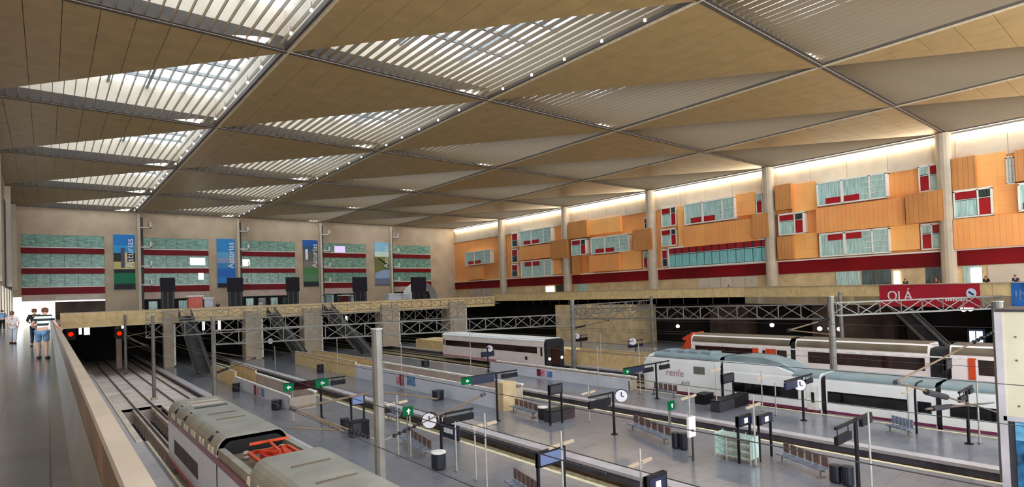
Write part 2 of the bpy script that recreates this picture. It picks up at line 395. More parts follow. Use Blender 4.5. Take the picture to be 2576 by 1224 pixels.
# ---- bridge parapet and right hand parapet, in stone panels
pp = struct('parapet_far')
x = 1.2
while x < 71:
    B(x+.012, min(x+2.4, 72)-.012, 92.95+random.uniform(-.006, .006), 93.3, -.9, .98).build('stone_panel', M['stone_y'], pp); x += 2.4
B(1.2, 72, 92.9, 93.34, .98, 1.06).build('coping', M['stone_cap'], pp)
B(1.2, 72, 92.9, 93.3, -1.0, -.9).build('drip_edge', M['edge'], pp)
pr_ = struct('parapet_right')
KEY = [(72.2, 93, 1.5), (72.2, 38.3, 1.3), (65.3, 20.8, 1.12), (59.8, 8.6, 1.05), (56, -3, 1.0)]
for (x0, y0, t0), (x1, y1, t1) in zip(KEY, KEY[1:]):
    L = math.hypot(x1-x0, y1-y0); n = max(1, round(L/2.4))
    for i in range(n):
        a, b = (i+.006)/n, (i+.994)/n
        P0 = (x0+(x1-x0)*a, y0+(y1-y0)*a); P1 = (x0+(x1-x0)*b, y0+(y1-y0)*b); ta, tb = t0+(t1-t0)*a, t0+(t1-t0)*b
        vs = [(P0[0], P0[1], -.9), (P1[0], P1[1], -.9), (P1[0]+.3, P1[1], -.9), (P0[0]+.3, P0[1], -.9), (P0[0], P0[1], ta), (P1[0], P1[1], tb), (P1[0]+.3, P1[1], tb), (P0[0]+.3, P0[1], ta)]
        MB().poly(vs, [(0,1,2,3),(4,7,6,5),(0,4,5,1),(1,5,6,2),(2,6,7,3),(3,7,4,0)]).build('stone_panel', M['stone_y'], pr_)
    MB().bar((x0+.12, y0, t0+.04), (x1+.12, y1, t1+.04), .44, .08).build('coping', M['stone_cap'], pr_)
    MB().poly([(x0, y0, -.9), (x1, y1, -.9), (79, y1, -.9), (79, y0, -.9), (x0, y0, 0), (x1, y1, 0), (79, y1, 0), (79, y0, 0)],
              [(0,1,2,3),(4,7,6,5),(0,4,5,1),(1,5,6,2),(2,6,7,3),(3,7,4,0)]).build('concourse_slab', M['concrete'], fl)

# ---- right wall
wr = struct('wall_right')
B(XR+.25, XR+.6, -3, YF, 4.6, 14.3).build('orange_cladding', M['orange'], wr)
B(XR+.1, XR+.6, -3, YF, 14.3, 17.7).build('concrete_band', M['concrete_lt'], wr)
B(XR+.1, XR+.6, -3, YF, 2.9, 4.55).build('maroon_band', M['maroon'], wr)
B(XR-.3, XR+.3, -3, YF, 4.55, 4.72).build('pale_ledge', M['white'], wr)
B(XR+.3, XR+.6, -3, YF, 0, 2.9).build('ground_wall', M['tan'], wr)
for r in range(-1, 5):
    y = ry_(r)
    MB().tube((XR-.55, y, 0), (XR-.55, y, 17.6), .72, 14).build('column', M['concrete'], wr, smooth=False)
    B(XR-.55, XR+.1, y-.6, y+.6, 0, 17.6).build('column_web', M['concrete'], wr)
for r in range(-1, 5):
    o = thing('cove_light', 'long white trough light atop right wall, %s bay from far corner' % ('sixth', 'fifth', 'fourth', 'third', 'second', 'first')[r+1], 'light', (XR-.1, ry_(r), 17.3), 'trough lights along the right wall')
    B(XR-.35, XR-.05, ry_(r)+.9, ry_(r+1)-.9, 17.02, 17.34).build('diffuser', M['strip_e'], o)
    B(XR-.4, XR+.1, ry_(r)+.8, ry_(r+1)-.8, 17.34, 17.4).build('housing', M['steel'], o)
for z, n in ((14.3, 12),):
    for r in range(-1, 5):
        for i in range(4):
            y = ry_(r)+1.2+i*4.4; B(XR+.04, XR+.1, y, y+4.34, 14.34, 16.9).build('concrete_panel', M['concrete_lt'], wr)

# facade pieces measured on the photograph: (x left, x right, y top at left, y bottom at left, stands proud)
WIN = [0]
def rect(xl, xr, yt, yb, d=0.):
    X = XR-d; a = at_X(xl, yt, X); b = at_X(xl, yb, X); c = at_X(xr, yt, X); return X, a.y, c.y, b.z, a.z
def panel(xl, xr, yt, yb, d, m):
    X, y0, y1, z0, z1 = rect(xl, xr, yt, yb, d)
    B(X, XR+.26, y1, y0, z0, z1).build('facade_panel', M[m], wr)
WN = {}
def fwin(xl, xr, yt, yb, d, kind):
    X, y0, y1, z0, z1 = rect(xl, xr, yt, yb, d); n = WIN[0]; WIN[0] += 1
    o = struct('window_%d' % (20+n), (X, y0, z0)); W_ = y0-y1; H_ = z1-z0
    B(X-.02, XR+.26, y1, y0, z1-.1, z1+.12).build('frame_head', M['white'], o)
    B(X-.02, XR+.26, y1, y0, z0-.1, z0+.06).build('frame_sill', M['white'], o)
    for y in (y0-.14, y1): B(X-.02, XR+.26, y, y+.14, z0, z1).build('frame_jamb', M['white'], o)
    def pane(u0, u1, v0, v1, m, e=0):   # u from the left end, v from the bottom
        B(X+.05-e, X+.09-e, y0-W_*u0-.05, y0-W_*u1+.05, z0+H_*v0+.04, z0+H_*v1-.04).build('red_panel' if m == 'red' else 'pane', M[m], o)
    def mull(u, wdt=.14): B(X-.02, X+.1, y0-W_*u-wdt/2, y0-W_*u+wdt/2, z0, z1).build('mullion', M['white'], o)
    def tran(v, u0=0, u1=1): B(X, X+.1, y0-W_*u1, y0-W_*u0, z0+H_*v-.03, z0+H_*v+.03).build('transom', M['white'], o)
    if kind in ('big', 'bigup'):      # two lights and a glazed return, red panels low (or high)
        a, b = ((.02, .3) if kind == 'big' else (.68, .97))
        for u0, u1 in ((.0, .38), (.38, .77)):
            pane(u0, u1, 0, 1, 'teal')
        mull(.38, .3); mull(.77, .2)
        pane(.13, .36, a, b, 'red', .06); pane(.40, .63, a, b, 'red', .06)
        for i in range(4): pane(.78, 1, i/4, (i+1)/4, 'teal')
        for i in (1, 2, 3): tran(i/4, .66, 1)
    elif kind == 'quad':              # small four light window, chequered
        pane(.05, .46, .65, 1, 'teal'); pane(.5, .95, .65, 1, 'red'); pane(.05, .46, .02, .6, 'red'); pane(.5, .95, .02, .6, 'teal'); mull(.48); tran(.62)
    elif kind == 'quad2':
        pane(.03, .62, .68, 1, 'red'); pane(.66, .97, .68, 1, 'darkwin'); pane(.03, .62, .02, .64, 'teal'); pane(.66, .97, .02, .64, 'red'); mull(.64); tran(.66)
    elif kind == 'slot':
        pane(.1, .9, .5, .97, 'red'); pane(.1, .9, .03, .46, 'darkwin'); tran(.48)
    elif kind == 'long':              # ribbon of aqua glass under a row of red squares
        nn = 13
        for i in range(nn):
            pane(i/nn+.006, (i+1)/nn-.006, .7, .97, 'red'); pane(i/nn, (i+1)/nn, .03, .64, 'teal_long')
        tran(.67)
    elif kind == 'lit':
        for i in range(4): pane(0, 1, i/4, (i+1)/4, 'teal')
        for i in range(1, 4): tran(i/4)
        mull(.5)
    B(X+.12, XR+.24, y1+.1, y0-.1, z0+.05, z1-.05).build('backing', M['steel_dk'], o)
# bay nearest the frame edge
panel(2392, 2453, 400, 481, .9, 'orange_d'); panel(2453, 2530, 392, 484, .1, 'orange_b'); panel(2498, 2560, 468, 545, .3, 'orange_b')
fwin(2397, 2495, 483, 548, .9, 'quad2'); fwin(2529, 2551, 397, 462, .3, 'lit'); panel(2551, 2640, 378, 457, 1.2, 'orange_d'); fwin(2559, 2640, 464, 530, 1.2, 'big')
panel(2397, 2640, 552, 627, 1.0, 'orange')
# second bay
panel(1948, 1989, 467, 530, .9, 'orange_d'); panel(1989, 2053, 465, 535, .2, 'orange_b')
fwin(2053, 2230, 462, 518, .8, 'big'); fwin(2309, 2367, 420, 483, .2, 'quad'); fwin(1957, 2021, 541, 591, .9, 'quad2')
panel(2051, 2276, 524, 587, .9, 'orange'); panel(2276, 2372, 489, 563, 1.4, 'orange_d')
panel(1954, 1994, 596, 653, .9, 'orange_d'); panel(1994, 2056, 590, 651, .3, 'orange_b')
fwin(2060, 2237, 590, 645, .8, 'bigup'); panel(2239, 2311, 568, 631, .3, 'orange_b'); fwin(2315, 2374, 566, 627, .2, 'quad')
# third bay
fwin(1662, 1700, 525, 570, .2, 'quad2'); fwin(1662, 1701, 579, 619, .2, 'quad2'); fwin(1663, 1679, 629, 671, .2, 'slot')
fwin(1720, 1847, 515, 565, .8, 'big'); panel(1720, 1905, 570, 622, .9, 'orange'); panel(1847, 1898, 490, 545, .25, 'orange_b')
fwin(1900, 1934, 488, 537, .2, 'quad'); panel(1890, 1932, 540, 600, 1.3, 'orange_d'); fwin(1680, 1938, 624, 673, .7, 'long'); panel(1703, 1720, 520, 622, .3, 'orange_b')
# fourth bay
panel(1428, 1476, 560, 602, .9, 'orange_d'); fwin(1436, 1473, 605, 642, .9, 'quad2'); panel(1476, 1560, 556, 592, .3, 'orange_b')
fwin(1485, 1581, 600, 639, .8, 'big'); panel(1591, 1638, 579, 631, 1.3, 'orange_d'); fwin(1619, 1638, 549, 575, .2, 'slot'); fwin(1617, 1641, 634, 674, .2, 'quad')
panel(1482, 1556, 644, 684, .9, 'orange'); panel(1438, 1452, 645, 692, .9, 'orange_d'); panel(1556, 1612, 630, 680, .3, 'orange_b')
# fifth bay
for a, b in ((588, 621), (628, 660), (666, 696)): fwin(1286, 1302, a, b, .2, 'slot')
fwin(1306, 1386, 583, 618, .8, 'big'); panel(1306, 1385, 622, 655, .9, 'orange'); panel(1385, 1425, 606, 652, 1.3, 'orange_d')
fwin(1412, 1425, 571, 604, .2, 'slot'); fwin(1310, 1387, 659, 697, .8, 'bigup'); panel(1388, 1412, 654, 690, .3, 'orange_b'); fwin(1414, 1425, 654, 688, .2, 'slot')
# corner bay
for a, b in ((594, 626), (632, 662), (668, 700)): fwin(1255, 1265, a, b, .2, 'slot')
fwin(1169, 1233, 636, 667, .8, 'big'); panel(1172, 1210, 672, 704, .6, 'orange')
# ground storey glazing of the right wall
for (xl, xr, yt, yb, m) in ((1450, 1475, 701, 722, 'teal'), (1395, 1423, 702, 724, 'darkwin'), (1753, 1905, 700, 728, 'concrete_lt'), (2100, 2163, 683, 716, 'teal'), (2165, 2240, 680, 712, 'darkwin'),
                            (2325, 2372, 672, 706, 'darkwin'), (2420, 2470, 668, 702, 'teal'), (2482, 2576, 664, 700, 'concrete_lt'), (1185, 1235, 722, 735, 'pinkwall')):
    X, y0, y1, z0, z1 = rect(xl, xr, yt, yb, 0); z0 = .1
    n = max(1, round((y0-y1)/2.0)); s = (y0-y1)/n
    for i in range(n): B(XR+.2, XR+.29, y1+i*s+.05, y1+(i+1)*s-.05, z0, 2.85).build('glazed_panel', M[m], wr)
for (xl, xr, yt, yb) in ((1371, 1391, 704, 722), (1636, 1646, 702, 722), (2247, 2262, 690, 710), (2372, 2402, 672, 690), (2440, 2468, 672, 700)):
    X, y0, y1, z0, z1 = rect(xl, xr, yt, yb, 0); B(XR+.14, XR+.2, y1, y0, .5, 2.6).build('lit_window', M['wht_e'], wr)

# ================================================================ CEILING
ce = struct('ceiling')
def tri_clip(poly, a, b):
    """part of a convex polygon with  x/a + y/b <= 1 (the tan triangle of one bay)"""
    out = []
    for i in range(len(poly)):
        p, q = poly[i], poly[(i+1) % len(poly)]; fp, fq = p[0]/a+p[1]/b-1, q[0]/a+q[1]/b-1
        if fp <= 1e-9: out.append(p)
        if fp*fq < -1e-12: t = fp/(fp-fq); out.append((p[0]+t*(q[0]-p[0]), p[1]+t*(q[1]-p[1])))
    return out
def tile_mesh(name, poly, gap, th, m):
    cxm = sum(p[0] for p in poly)/len(poly); cym = sum(p[1] for p in poly)/len(poly)
    g = MB(); pts = []
    for p in poly:
        d = Vector((p[0]-cxm, p[1]-cym)); L = d.length or 1; pts.append((p[0]-d.x/L*gap, p[1]-d.y/L*gap))
    g.prism(pts, 'z', 0, th); me = bpy.data.meshes.new(name); me.from_pydata(g.v, [], g.f); me.materials.append(m); return me
NTX = 10; ea = .18
tx, ty = DX/NTX, DY/NTX; TILES = []; joined = MB()
for i in range(NTX):
    for j in range(NTX):
        poly = tri_clip([(i*tx, j*ty), ((i+1)*tx, j*ty), ((i+1)*tx, (j+1)*ty), (i*tx, (j+1)*ty)], DX, DY)
        if len(poly) >= 3:
            TILES.append(tile_mesh('ceiling_tile', poly, .022, .05, M['roof_tile']))
            cxm = sum(p[0] for p in poly)/len(poly); cym = sum(p[1] for p in poly)/len(poly)
            joined.prism([(p[0]-(p[0]-cxm)*.014, p[1]-(p[1]-cym)*.014) for p in poly], 'z', 0, .05)
JT = bpy.data.meshes.new('ceiling_tiles'); JT.from_pydata(joined.v, [], joined.f); JT.materials.append(M['roof_tile'])
def link(name, me, parent, loc, kind=None, scale=None):
    o = bpy.data.objects.new(name, me); COL.objects.link(o); o.parent = parent; o.location = Vector(loc)-parent_loc(parent)
    if scale: o.scale = scale
    if kind: o['kind'] = kind
    return o
# meshes shared by every skylight well (local origin at near left corner of the bay)
def mesh_of(g, name, m):
    me = bpy.data.meshes.new(name); me.from_pydata(g.v, [], g.f); me.materials.append(m); return me
WH = 2.75
wall = MB(); wall.box(0, DX, DY-.12, DY, 0, WH); wall.box(DX-.12, DX, 0, DY, 0, WH)
wall.poly([(0, DY, 0), (DX, 0, 0), (DX, 0, WH), (0, DY, WH), (-.08, DY-.08, 0), (DX-.08, -.08, 0), (DX-.08, -.08, WH), (-.08, DY-.08, WH)], [(0,3,2,1),(4,5,6,7),(3,7,6,2)])
WALLM = mesh_of(wall, 'well_lining', M['well'])
bm_ = MB(); bm_.box(.3, DX-.1, DY-.34, DY-.1, .02, .85); BEAMX = mesh_of(bm_, 'well_beam', M['beam'])
bm_ = MB(); bm_.box(DX-.3, DX-.12, .3, DY-.1, .02, .35); BEAMY = mesh_of(bm_, 'edge_beam', M['beam'])
bm_ = MB(); bm_.box(-.06, .06, 0, DY, -.06, .02); TRIMY = mesh_of(bm_, 'pale_trim', M['trim_line'])
bm_ = MB(); bm_.box(0, DX, -.11, .11, -.05, .06); TRIMX = mesh_of(bm_, 'dark_trim', M['beam'])
bk = MB(); bk.poly([(0, 0, .07), (DX, 0, .07), (0, DY, .07), (0, 0, .3), (DX, 0, .3), (0, DY, .3)], [(0,2,1),(3,4,5),(0,1,4,3),(1,2,5,4),(2,0,3,5)])
BACKM = mesh_of(bk, 'roof_plate', M['roof_back'])
FIN = mesh_of(MB().box(-.018, .018, 0, 1, .0, .27), 'fin', M['fin'])
BARS = []; PANES = []
nx, ny = 6, 7; sx, sy = DX/nx, DY/ny
for i in range(1, nx): BARS.append(mesh_of(MB().box(i*sx-.1, i*sx+.1, DY*(1-i/nx), DY, WH-.25, WH), 'glazing_bar', M['bar']))
for j in range(1, ny): BARS.append(mesh_of(MB().box(DX*(1-j/ny), DX, j*sy-.1, j*sy+.1, WH-.25, WH), 'glazing_bar', M['bar']))
for i in range(nx):
    for j in range(ny):
        poly = [(DX-p[0], DY-p[1]) for p in tri_clip([(DX-x, DY-y) for x, y in ((i*sx, j*sy), ((i+1)*sx, j*sy), ((i+1)*sx, (j+1)*sy), (i*sx, (j+1)*sy))], DX, DY)]
        if len(poly) >= 3: PANES.append(tile_mesh('pane', poly, .05, .02, M['glass']))
ORD = ('first', 'second', 'third', 'fourth', 'fifth', 'sixth', 'seventh', 'eighth')
# corner of each bay: glowing sheet painted as daylight through a slot
SLOT = mesh_of(MB().prism([(DX-3.4, .1), (DX-1.5, .1), (DX-1.15, .5), (DX-2.0, .4)], 'y', DY-.37, DY-.34), 'daylight_slot', M['wht_e'])
LAMP = mesh_of(MB().lathe((0, 0, 0), [(.02, -.02), (.09, 0), (.09, .12), (.04, .18)], 10), 'lamp_head', M['wht_e'])
LARM = mesh_of(MB().bar((0, 0, .18), (.0, .0, .55), .04), 'lamp_stem', M['steel'])
for c in range(-1, 4):
    for r in range(-2, 5):
        x0, y0 = cx(c), ry_(r)
        near = c == -1 and r in (0, 1, 2) or (c == 0 and r in (-1,))
        if near:
            for t in TILES: link('ceiling_tile', t, ce, (x0, y0, ZR))
        else: link('ceiling_tiles', JT, ce, (x0, y0, ZR), 'stuff')
        link('roof_plate', BACKM, ce, (x0, y0, ZR))
        link('trim_line', TRIMY, ce, (x0, y0, ZR)); link('trim_line', TRIMX, ce, (x0, y0, ZR))
        if r == -2: continue
        sk = struct('skylight', (x0, y0, ZR))
        if c <= 1: link('daylight_slot', SLOT, sk, (x0, y0, ZR))
        link('well_lining', WALLM, sk, (x0, y0, ZR)); link('well_beam', BEAMX, sk, (x0, y0, ZR)); link('edge_beam', BEAMY, sk, (x0, y0, ZR))
        for k in range(1, 25):
            fx = k*.65
            link('fin', FIN, sk, (x0+fx, y0+DY*(1-fx/DX), ZR+.02), scale=(1, DY*fx/DX, 1))
        for b_ in BARS: link('glazing_bar', b_, sk, (x0, y0, ZR))
        for p_ in PANES: link('pane', p_, sk, (x0, y0, ZR+WH-.05))
        if c <= 0 and r >= -1:
            for k in range(5):
                L_ = thing('ceiling_spotlight', 'small round white spotlight, %s of five along %s row, %s skylight from far wall' % (ORD[4-k], 'left' if c == -1 else 'second', ORD[4-r]),
                           'spotlight', (x0+DX-.75, y0+3.2+k*3.4, ZR-.12), 'spotlights under the skylights')
                link('lamp_head', LAMP, L_, (x0+DX-.75, y0+3.2+k*3.4, ZR-.12)); link('lamp_stem', LARM, L_, (x0+DX-.75, y0+3.2+k*3.4, ZR-.12))

# ================================================================ NEAR PARAPET OF THE WALKWAY
pn = struct('parapet_near')
MB().prism([(.165, -.35), (.3, -.35), (.3, .62), (.24, .62), (.165, 0)], 'y', -3, 93).build('parapet_core', M['face'], pn)
B(.3, .33, -3, 93, -.6, .62).build('outer_face', M['tan'], pn)
y = .6; k = 0
while y < 40:
    B(.245, .325, y+.005, y+.595, .62, .90).build('ochre_stone', M['stone_o'], pn); y += .6
B(.245, .325, 40, 93, .62, .9).build('ochre_band', M['stone_o'], pn)
y = -1.2
while y < 40:
    B(.235, .335, y+.005, y+1.195, .90, .955).build('cap_stone', M['stone_cap'], pn); y += 1.2
B(.235, .335, y, 93, .90, .955).build('cap_stone', M['stone_cap'], pn)

# ================================================================ TRAINS
def cut(pts): return pts
def tr_body(X0, X1, z0, zs, zt, rr_=.55):
    """cross section (x, z): sides up to zs, rounded shoulders to zt"""
    pts = [(X0+.12, z0), (X1-.12, z0), (X1, z0+.25), (X1, zs)]
    n = 5; c = (X1+X0)/2; hw = (X1-X0)/2
    for i in range(1, n): a = i/n*R90; pts.append((c+(hw-rr_)+rr_*math.cos(a), zs+(zt-zs)*math.sin(a)))
    for i in range(1, n): a = R90-i/n*R90; pts.append((c-(hw-rr_)-rr_*math.cos(a), zs+(zt-zs)*math.sin(a)))
    pts += [(X0, zs), (X0, z0+.25)]; return pts
def tr_roof(X0, X1, zs, zt, rr_=.55, lift=.03):
    pts = []; n = 6; c = (X1+X0)/2; hw = (X1-X0)/2
    for i in range(0, n+1): a = i/n*R90; pts.append((c+(hw-rr_)+(rr_+lift)*math.cos(a), zs+(zt-zs+lift)*math.sin(a)))
    for i in range(0, n+1): a = R90-i/n*R90; pts.append((c-(hw-rr_)-(rr_+lift)*math.cos(a), zs+(zt-zs+lift)*math.sin(a)))
    return pts
# --- train 1: lavender white unit in the near track, open roof well with red equipment
X0, X1 = 5.3, 8.2
t1 = thing('train', 'pale lavender-white train with grey roof and red roof gear, nearest track below walkway', 'train', (6.75, 24, BED))
def bogies(par, X0, X1, ys, m='steel_dk'):
    for yb in ys:
        o = B(X0+.35, X1-.35, yb-1.3, yb+1.3, BED+.35, BED+.62).build('bogie', M[m], par)
        for dy in (-.9, .9):
            g = MB()
            for s in (X0+.73, X1-.73): g.tube((s-.07, yb+dy, BED+.6), (s+.07, yb+dy, BED+.6), .43, 14)
            wo = g.build('wheelset', M['steel'], o, origin=None)
MB().prism(tr_body(X0, X1, -7.35, -4.75, -3.95), 'y', 26.0, 38.2).build('car_body', M['tr_lav'], t1)
MB().prism(tr_body(X0+.12, X1-.12, -7.3, -4.85, -4.1), 'y', 38.2, 38.5).build('end_cap', M['tr_lav'], t1)
MB().prism(tr_roof(X0, X1, -4.62, -3.93), 'y', 26.0, 37.9).build('roof', M['tr_grey'], t1)
MB().prism(tr_body(X0, X1, -7.35, -4.7, -3.95), 'y', 3.5, 21.2).build('car_body', M['tr_lav'], t1)
MB().prism(tr_roof(X0, X1, -4.62, -3.83), 'y', 3.5, 21.0).build('roof', M['tr_grey'], t1)
MB().prism(tr_body(X0, X1, -7.35, -4.95, -4.75), 'y', 21.2, 25.9).build('car_body', M['tr_lav'], t1)
MB().prism(tr_body(X0+.15, X1-.15, -7.2, -4.7, -4.1), 'y', 25.85, 26.05).build('gangway_bellows', M['bellows'], t1)
B(X0+.35, X1-.35, 21.3, 25.8, -4.78, -4.66).build('roof_well_floor', M['tr_brown'], t1)
for s in (X0+.05, X1-.3): B(s, s+.25, 21.2, 25.9, -4.8, -4.35).build('roof_well_rim', M['tr_grey'], t1)
for yy in (21.9, 24.6):
    for xx in (6.1, 7.5): MB().lathe((xx, yy, -4.66), [(.09, 0), (.15, .08), (.09, .16), (.15, .24), (.09, .32)], 10).build('insulator', M['steel_lt'], t1)
pf = MB(); pf.bar((6.05, 21.9, -4.3), (7.55, 21.9, -4.3), .12); pf.bar((6.05, 24.0, -4.3), (7.55, 24.0, -4.3), .12); pf.bar((6.05, 21.9, -4.3), (6.05, 24.0, -4.3), .12); pf.bar((7.55, 21.9, -4.3), (7.55, 24.0, -4.3), .12)
pf.bar((6.3, 24, -4.25), (6.7, 22.2, -4.05), .1); pf.bar((7.3, 24, -4.25), (6.9, 22.2, -4.05), .1); pf.bar((6.7, 22.2, -4.0), (6.75, 23.8, -3.9), .08); pf.bar((6.0, 23.7, -3.88), (7.5, 23.7, -3.88), .09)
pf.build('pantograph', M['tr_or'], t1)
g = MB(); g.box(6.3, 7.3, 22.4, 23.4, -4.66, -4.2); g.build('red_equipment_box', mat('signal_red', '#c8261c', .35), t1)
B(X0-.02, X0+.02, 36.0-6.1, 36.15, -6.52, -5.78).build('side_window', M['riser'], t1)
B(X0-.03, X0+.03, 3.5, 38.1, -4.98, -4.72).build('gutter_stripe', M['tr_purp'], t1)
B(X0-.02, X0+.05, 3.5, 38.1, -7.3, -7.05).build('pink_skirt', M['poster_p'], t1)
for i in range(30):
    yy = 37.2-i*.62
    if 21.4 < yy < 26.2: continue
    MB().obox((X0+.0, yy, -4.53), .06, .4, .26, 0, .12).build('roof_vent', M['hoard_rim'] if i % 3 else M['tr_teal'], t1)
for yy in (35.8, 33.2, 27.4): MB().obox((X0+.2, yy, -4.12), .1, .34, .5, 0, .9).build('dark_hatch', M['bellows'], t1)
for i, yy in enumerate((36.2, 35.0, 33.9)): B(5.95, 7.55, yy, yy+.32, -3.9, -3.86).build('roof_slot', M['steel_dk'] if i == 2 else M['pinkwall'], t1)
for yy in (31.5, 29.8, 19.0, 16.8, 14.5): B(6.1, 7.4, yy, yy+.08, -3.9 if yy > 26 else -3.8, -3.85 if yy > 26 else -3.76).build('roof_rib', M['tr_brown'], t1)
for yy in (26.0, 12.0): B(X0-.015, X0+.02, yy-.03, yy+.03, -7.3, -4.95).build('body_joint', M['steel_dk'], t1)
for yy in (17.5, 9.0): B(X0-.02, X0+.02, yy-3.3, yy+2.0, -6.45, -5.75).build('side_window', M['tr_win'], t1)
bogies(t1, X0, X1, (35, 29, 18, 8))

# --- train 3: white high speed train, third gap
X0, X1 = 40.6, 43.5
t3 = thing('train', 'white high-speed train with black windows and purple stripe, at the right-hand platform', 'train', (42.05, 12, BED))
MB().prism(tr_body(X0, X1, -7.45, -4.6, -3.95), 'y', 23.9, 30.3).build('power_car_body', M['tr_white'], t3)
n = MB(); S = [(30.3, 0, 0, 1), (30.9, .1, .25, .93), (31.4, .25, .8, .8), (31.7, .5, 1.6, .55)]
rings = []
for yy, top, dz, wd in S:
    sec = tr_body(X0, X1, -7.45, -4.6-dz*.6, -3.95-dz, .55); c = 42.05
    rings.append([(c+(x-c)*wd, yy, z) for x, z in sec])
vs = [p for rg in rings for p in rg]; m_ = len(rings[0])
fs = [(k*m_+i, k*m_+(i+1) % m_, (k+1)*m_+(i+1) % m_, (k+1)*m_+i) for k in range(3) for i in range(m_)] + [tuple(range(3*m_, 4*m_)), tuple(range(m_))[::-1]]
n.poly(vs, fs).build('nose', M['tr_white'], t3, smooth=False)
MB().obox((42.05, 31.32, -4.9), 1.5, .12, .75, 0, 0, .75).build('windscreen', M['tr_win'], t3)
MB().prism(tr_roof(X0, X1, -4.25, -3.93), 'y', 23.9, 30.1).build('roof', M['tr_teal'], t3)
for yy in (25, 26.2, 27.4, 28.8): B(41.2, 42.9, yy, yy+.7, -3.9, -3.72).build('roof_equipment', M['tr_teal'], t3)
MB().prism(tr_body(X0+.15, X1-.15, -7.3, -4.9, -4.3), 'y', 23.6, 23.9).build('gangway_bellows', M['bellows'], t3)
# hump-roofed second car then the low coaches
hp = [(23.6, -3.95), (22.3, -3.78), (20.6, -3.80), (19.2, -4.1), (18.2, -4.62)]
MB().prism(tr_body(X0, X1, -7.45, -5.1, -4.62), 'y', 16.45, 23.6).build('coach_body', M['tr_white'], t3)
g = MB(); pts = [(23.6, -4.8)] + hp + [(18.2, -4.8)]; g.prism([(y, z) for y, z in pts], 'x', X0+.3, X1-.3); g.build('domed_roof', M['tr_teal'], t3)
g = MB(); g.prism([(23.6, -4.9), (23.6, -4.25), (19.6, -4.3), (18.2, -4.75), (18.2, -4.9)], 'x', X0+.02, X0+.32); g.build('dome_flank', M['tr_white'], t3)
MB().prism(tr_roof(X0, X1, -4.9, -4.62), 'y', 16.5, 18.3).build('roof', M['tr_teal'], t3)
cars = [(10.0, 16.1), (3.2, 9.7), (-3, 2.9)]
for i, (a, b) in enumerate(cars):
    MB().prism(tr_body(X0, X1, -7.45, -5.1, -4.6), 'y', a, b).build('coach_body', M['tr_white'], t3)
    MB().prism(tr_roof(X0, X1, -4.88, -4.6), 'y', a, b).build('roof', M['tr_teal'], t3)
    MB().prism(tr_body(X0+.15, X1-.15, -7.3, -5.1, -4.8), 'y', b, b+.35).build('gangway_bellows', M['bellows'], t3)
def strip(par, X, a, b, z0, z1, m, name, n=0, d=.03):
    if not n: B(X-d, X+.03, a, b, z0, z1).build(name, M[m], par); return
    s = (b-a)/n; B(X-d+.012, X+.03, a, b, z0-.03, z1+.03).build('window_band', M[m], par)
    for i in range(n): B(X-d, X+.03, a+i*s+.03, a+(i+1)*s-.03, z0, z1).build(name, M[m], par)
strip(t3, X0, 17.95, 22.8, -6.5, -5.8, 'tr_win', 'window', 4); strip(t3, X0, 11.4, 16.0, -6.42, -5.75, 'tr_win', 'window', 4)
strip(t3, X0, 3.6, 9.3, -6.42, -5.75, 'tr_win', 'window', 5); strip(t3, X0, 10.2, 10.9, -6.42, -5.75, 'tr_win', 'window')
strip(t3, X0, 16.55, 17.35, -7.1, -5.35, 'hoard_rim', 'door', 0, .05); strip(t3, X0, 16.85, 17.05, -6.6, -5.9, 'tr_win', 'door_window', 0, .07)
for a, b in ((-3, 2.9), (3.2, 9.7), (10.0, 16.1), (16.5, 23.6), (23.9, 30.3)): strip(t3, X0, a, b, -7.2, -7.02, 'tr_purp', 'purple_stripe')
strip(t3, X0, 16.5, 30.9, -7.42, -7.22, 'tr_red', 'dark_skirt', 0, .01)
strip(t3, X0, 25.2, 26.2, -5.45, -4.85, 'steel', 'side_grille')
text('lettering', 'renfe', .85, M['txt_pk'], t3, (X0-.04, 28.0, -5.55), FACE_MX, .005)
text('lettering', 'AVE', .5, M['txt_gy'], t3, (X0-.04, 27.0, -6.35), FACE_MX, .005)
bogies(t3, X0, X1, (29, 25.3, 20, 13, 6.5))

# --- train 2: pinkish white regional car, dark end
X0, X1 = 44.5, 47.4
t2 = thing('train', 'pinkish-white railcar with dark open end, standing alone beyond the platforms', 'train', (46, 60, BED))
MB().prism(tr_body(X0, X1, -7.3, -4.5, -3.9), 'y', 48.4, 70.2).build('car_body', M['tr_pink'], t2)
MB().prism(tr_roof(X0, X1, -4.2, -3.88), 'y', 48.4, 70.2).build('roof', M['tr_white'], t2)
MB().prism(tr_body(X0+.03, X1-.03, -7.25, -4.5, -3.93), 'y', 48.0, 48.4).build('end_frame', M['bellows'], t2)
B(X0+.8, X1-.8, 47.94, 48.02, -7.1, -4.9).build('end_door', M['tr_winr'], t2)
for x in (X0+.45, X1-.45): MB().tube((x, 47.9, -6.2), (x, 48.05, -6.2), .16, 12).build('headlamp', M['wht_e'], t2)
strip(t2, X0, 49.6, 69.4, -5.6, -4.9, 'tr_winr', 'window', 10); strip(t2, X0, 48.7, 49.0, -5.9, -4.9, 'tr_win', 'door_window')
strip(t2, X0, 48.5, 70.1, -7.1, -6.9, 'poster_p', 'pink_stripe'); strip(t2, X0, 69.7, 69.95, -5.6, -4.8, 'tr_win', 'window')
B(X0-.02, X0+.02, 51.4, 51.8, -6.5, -6.1).build('side_vent', M['bellows'], t2)
bogies(t2, X0, X1, (51.5, 66.5))

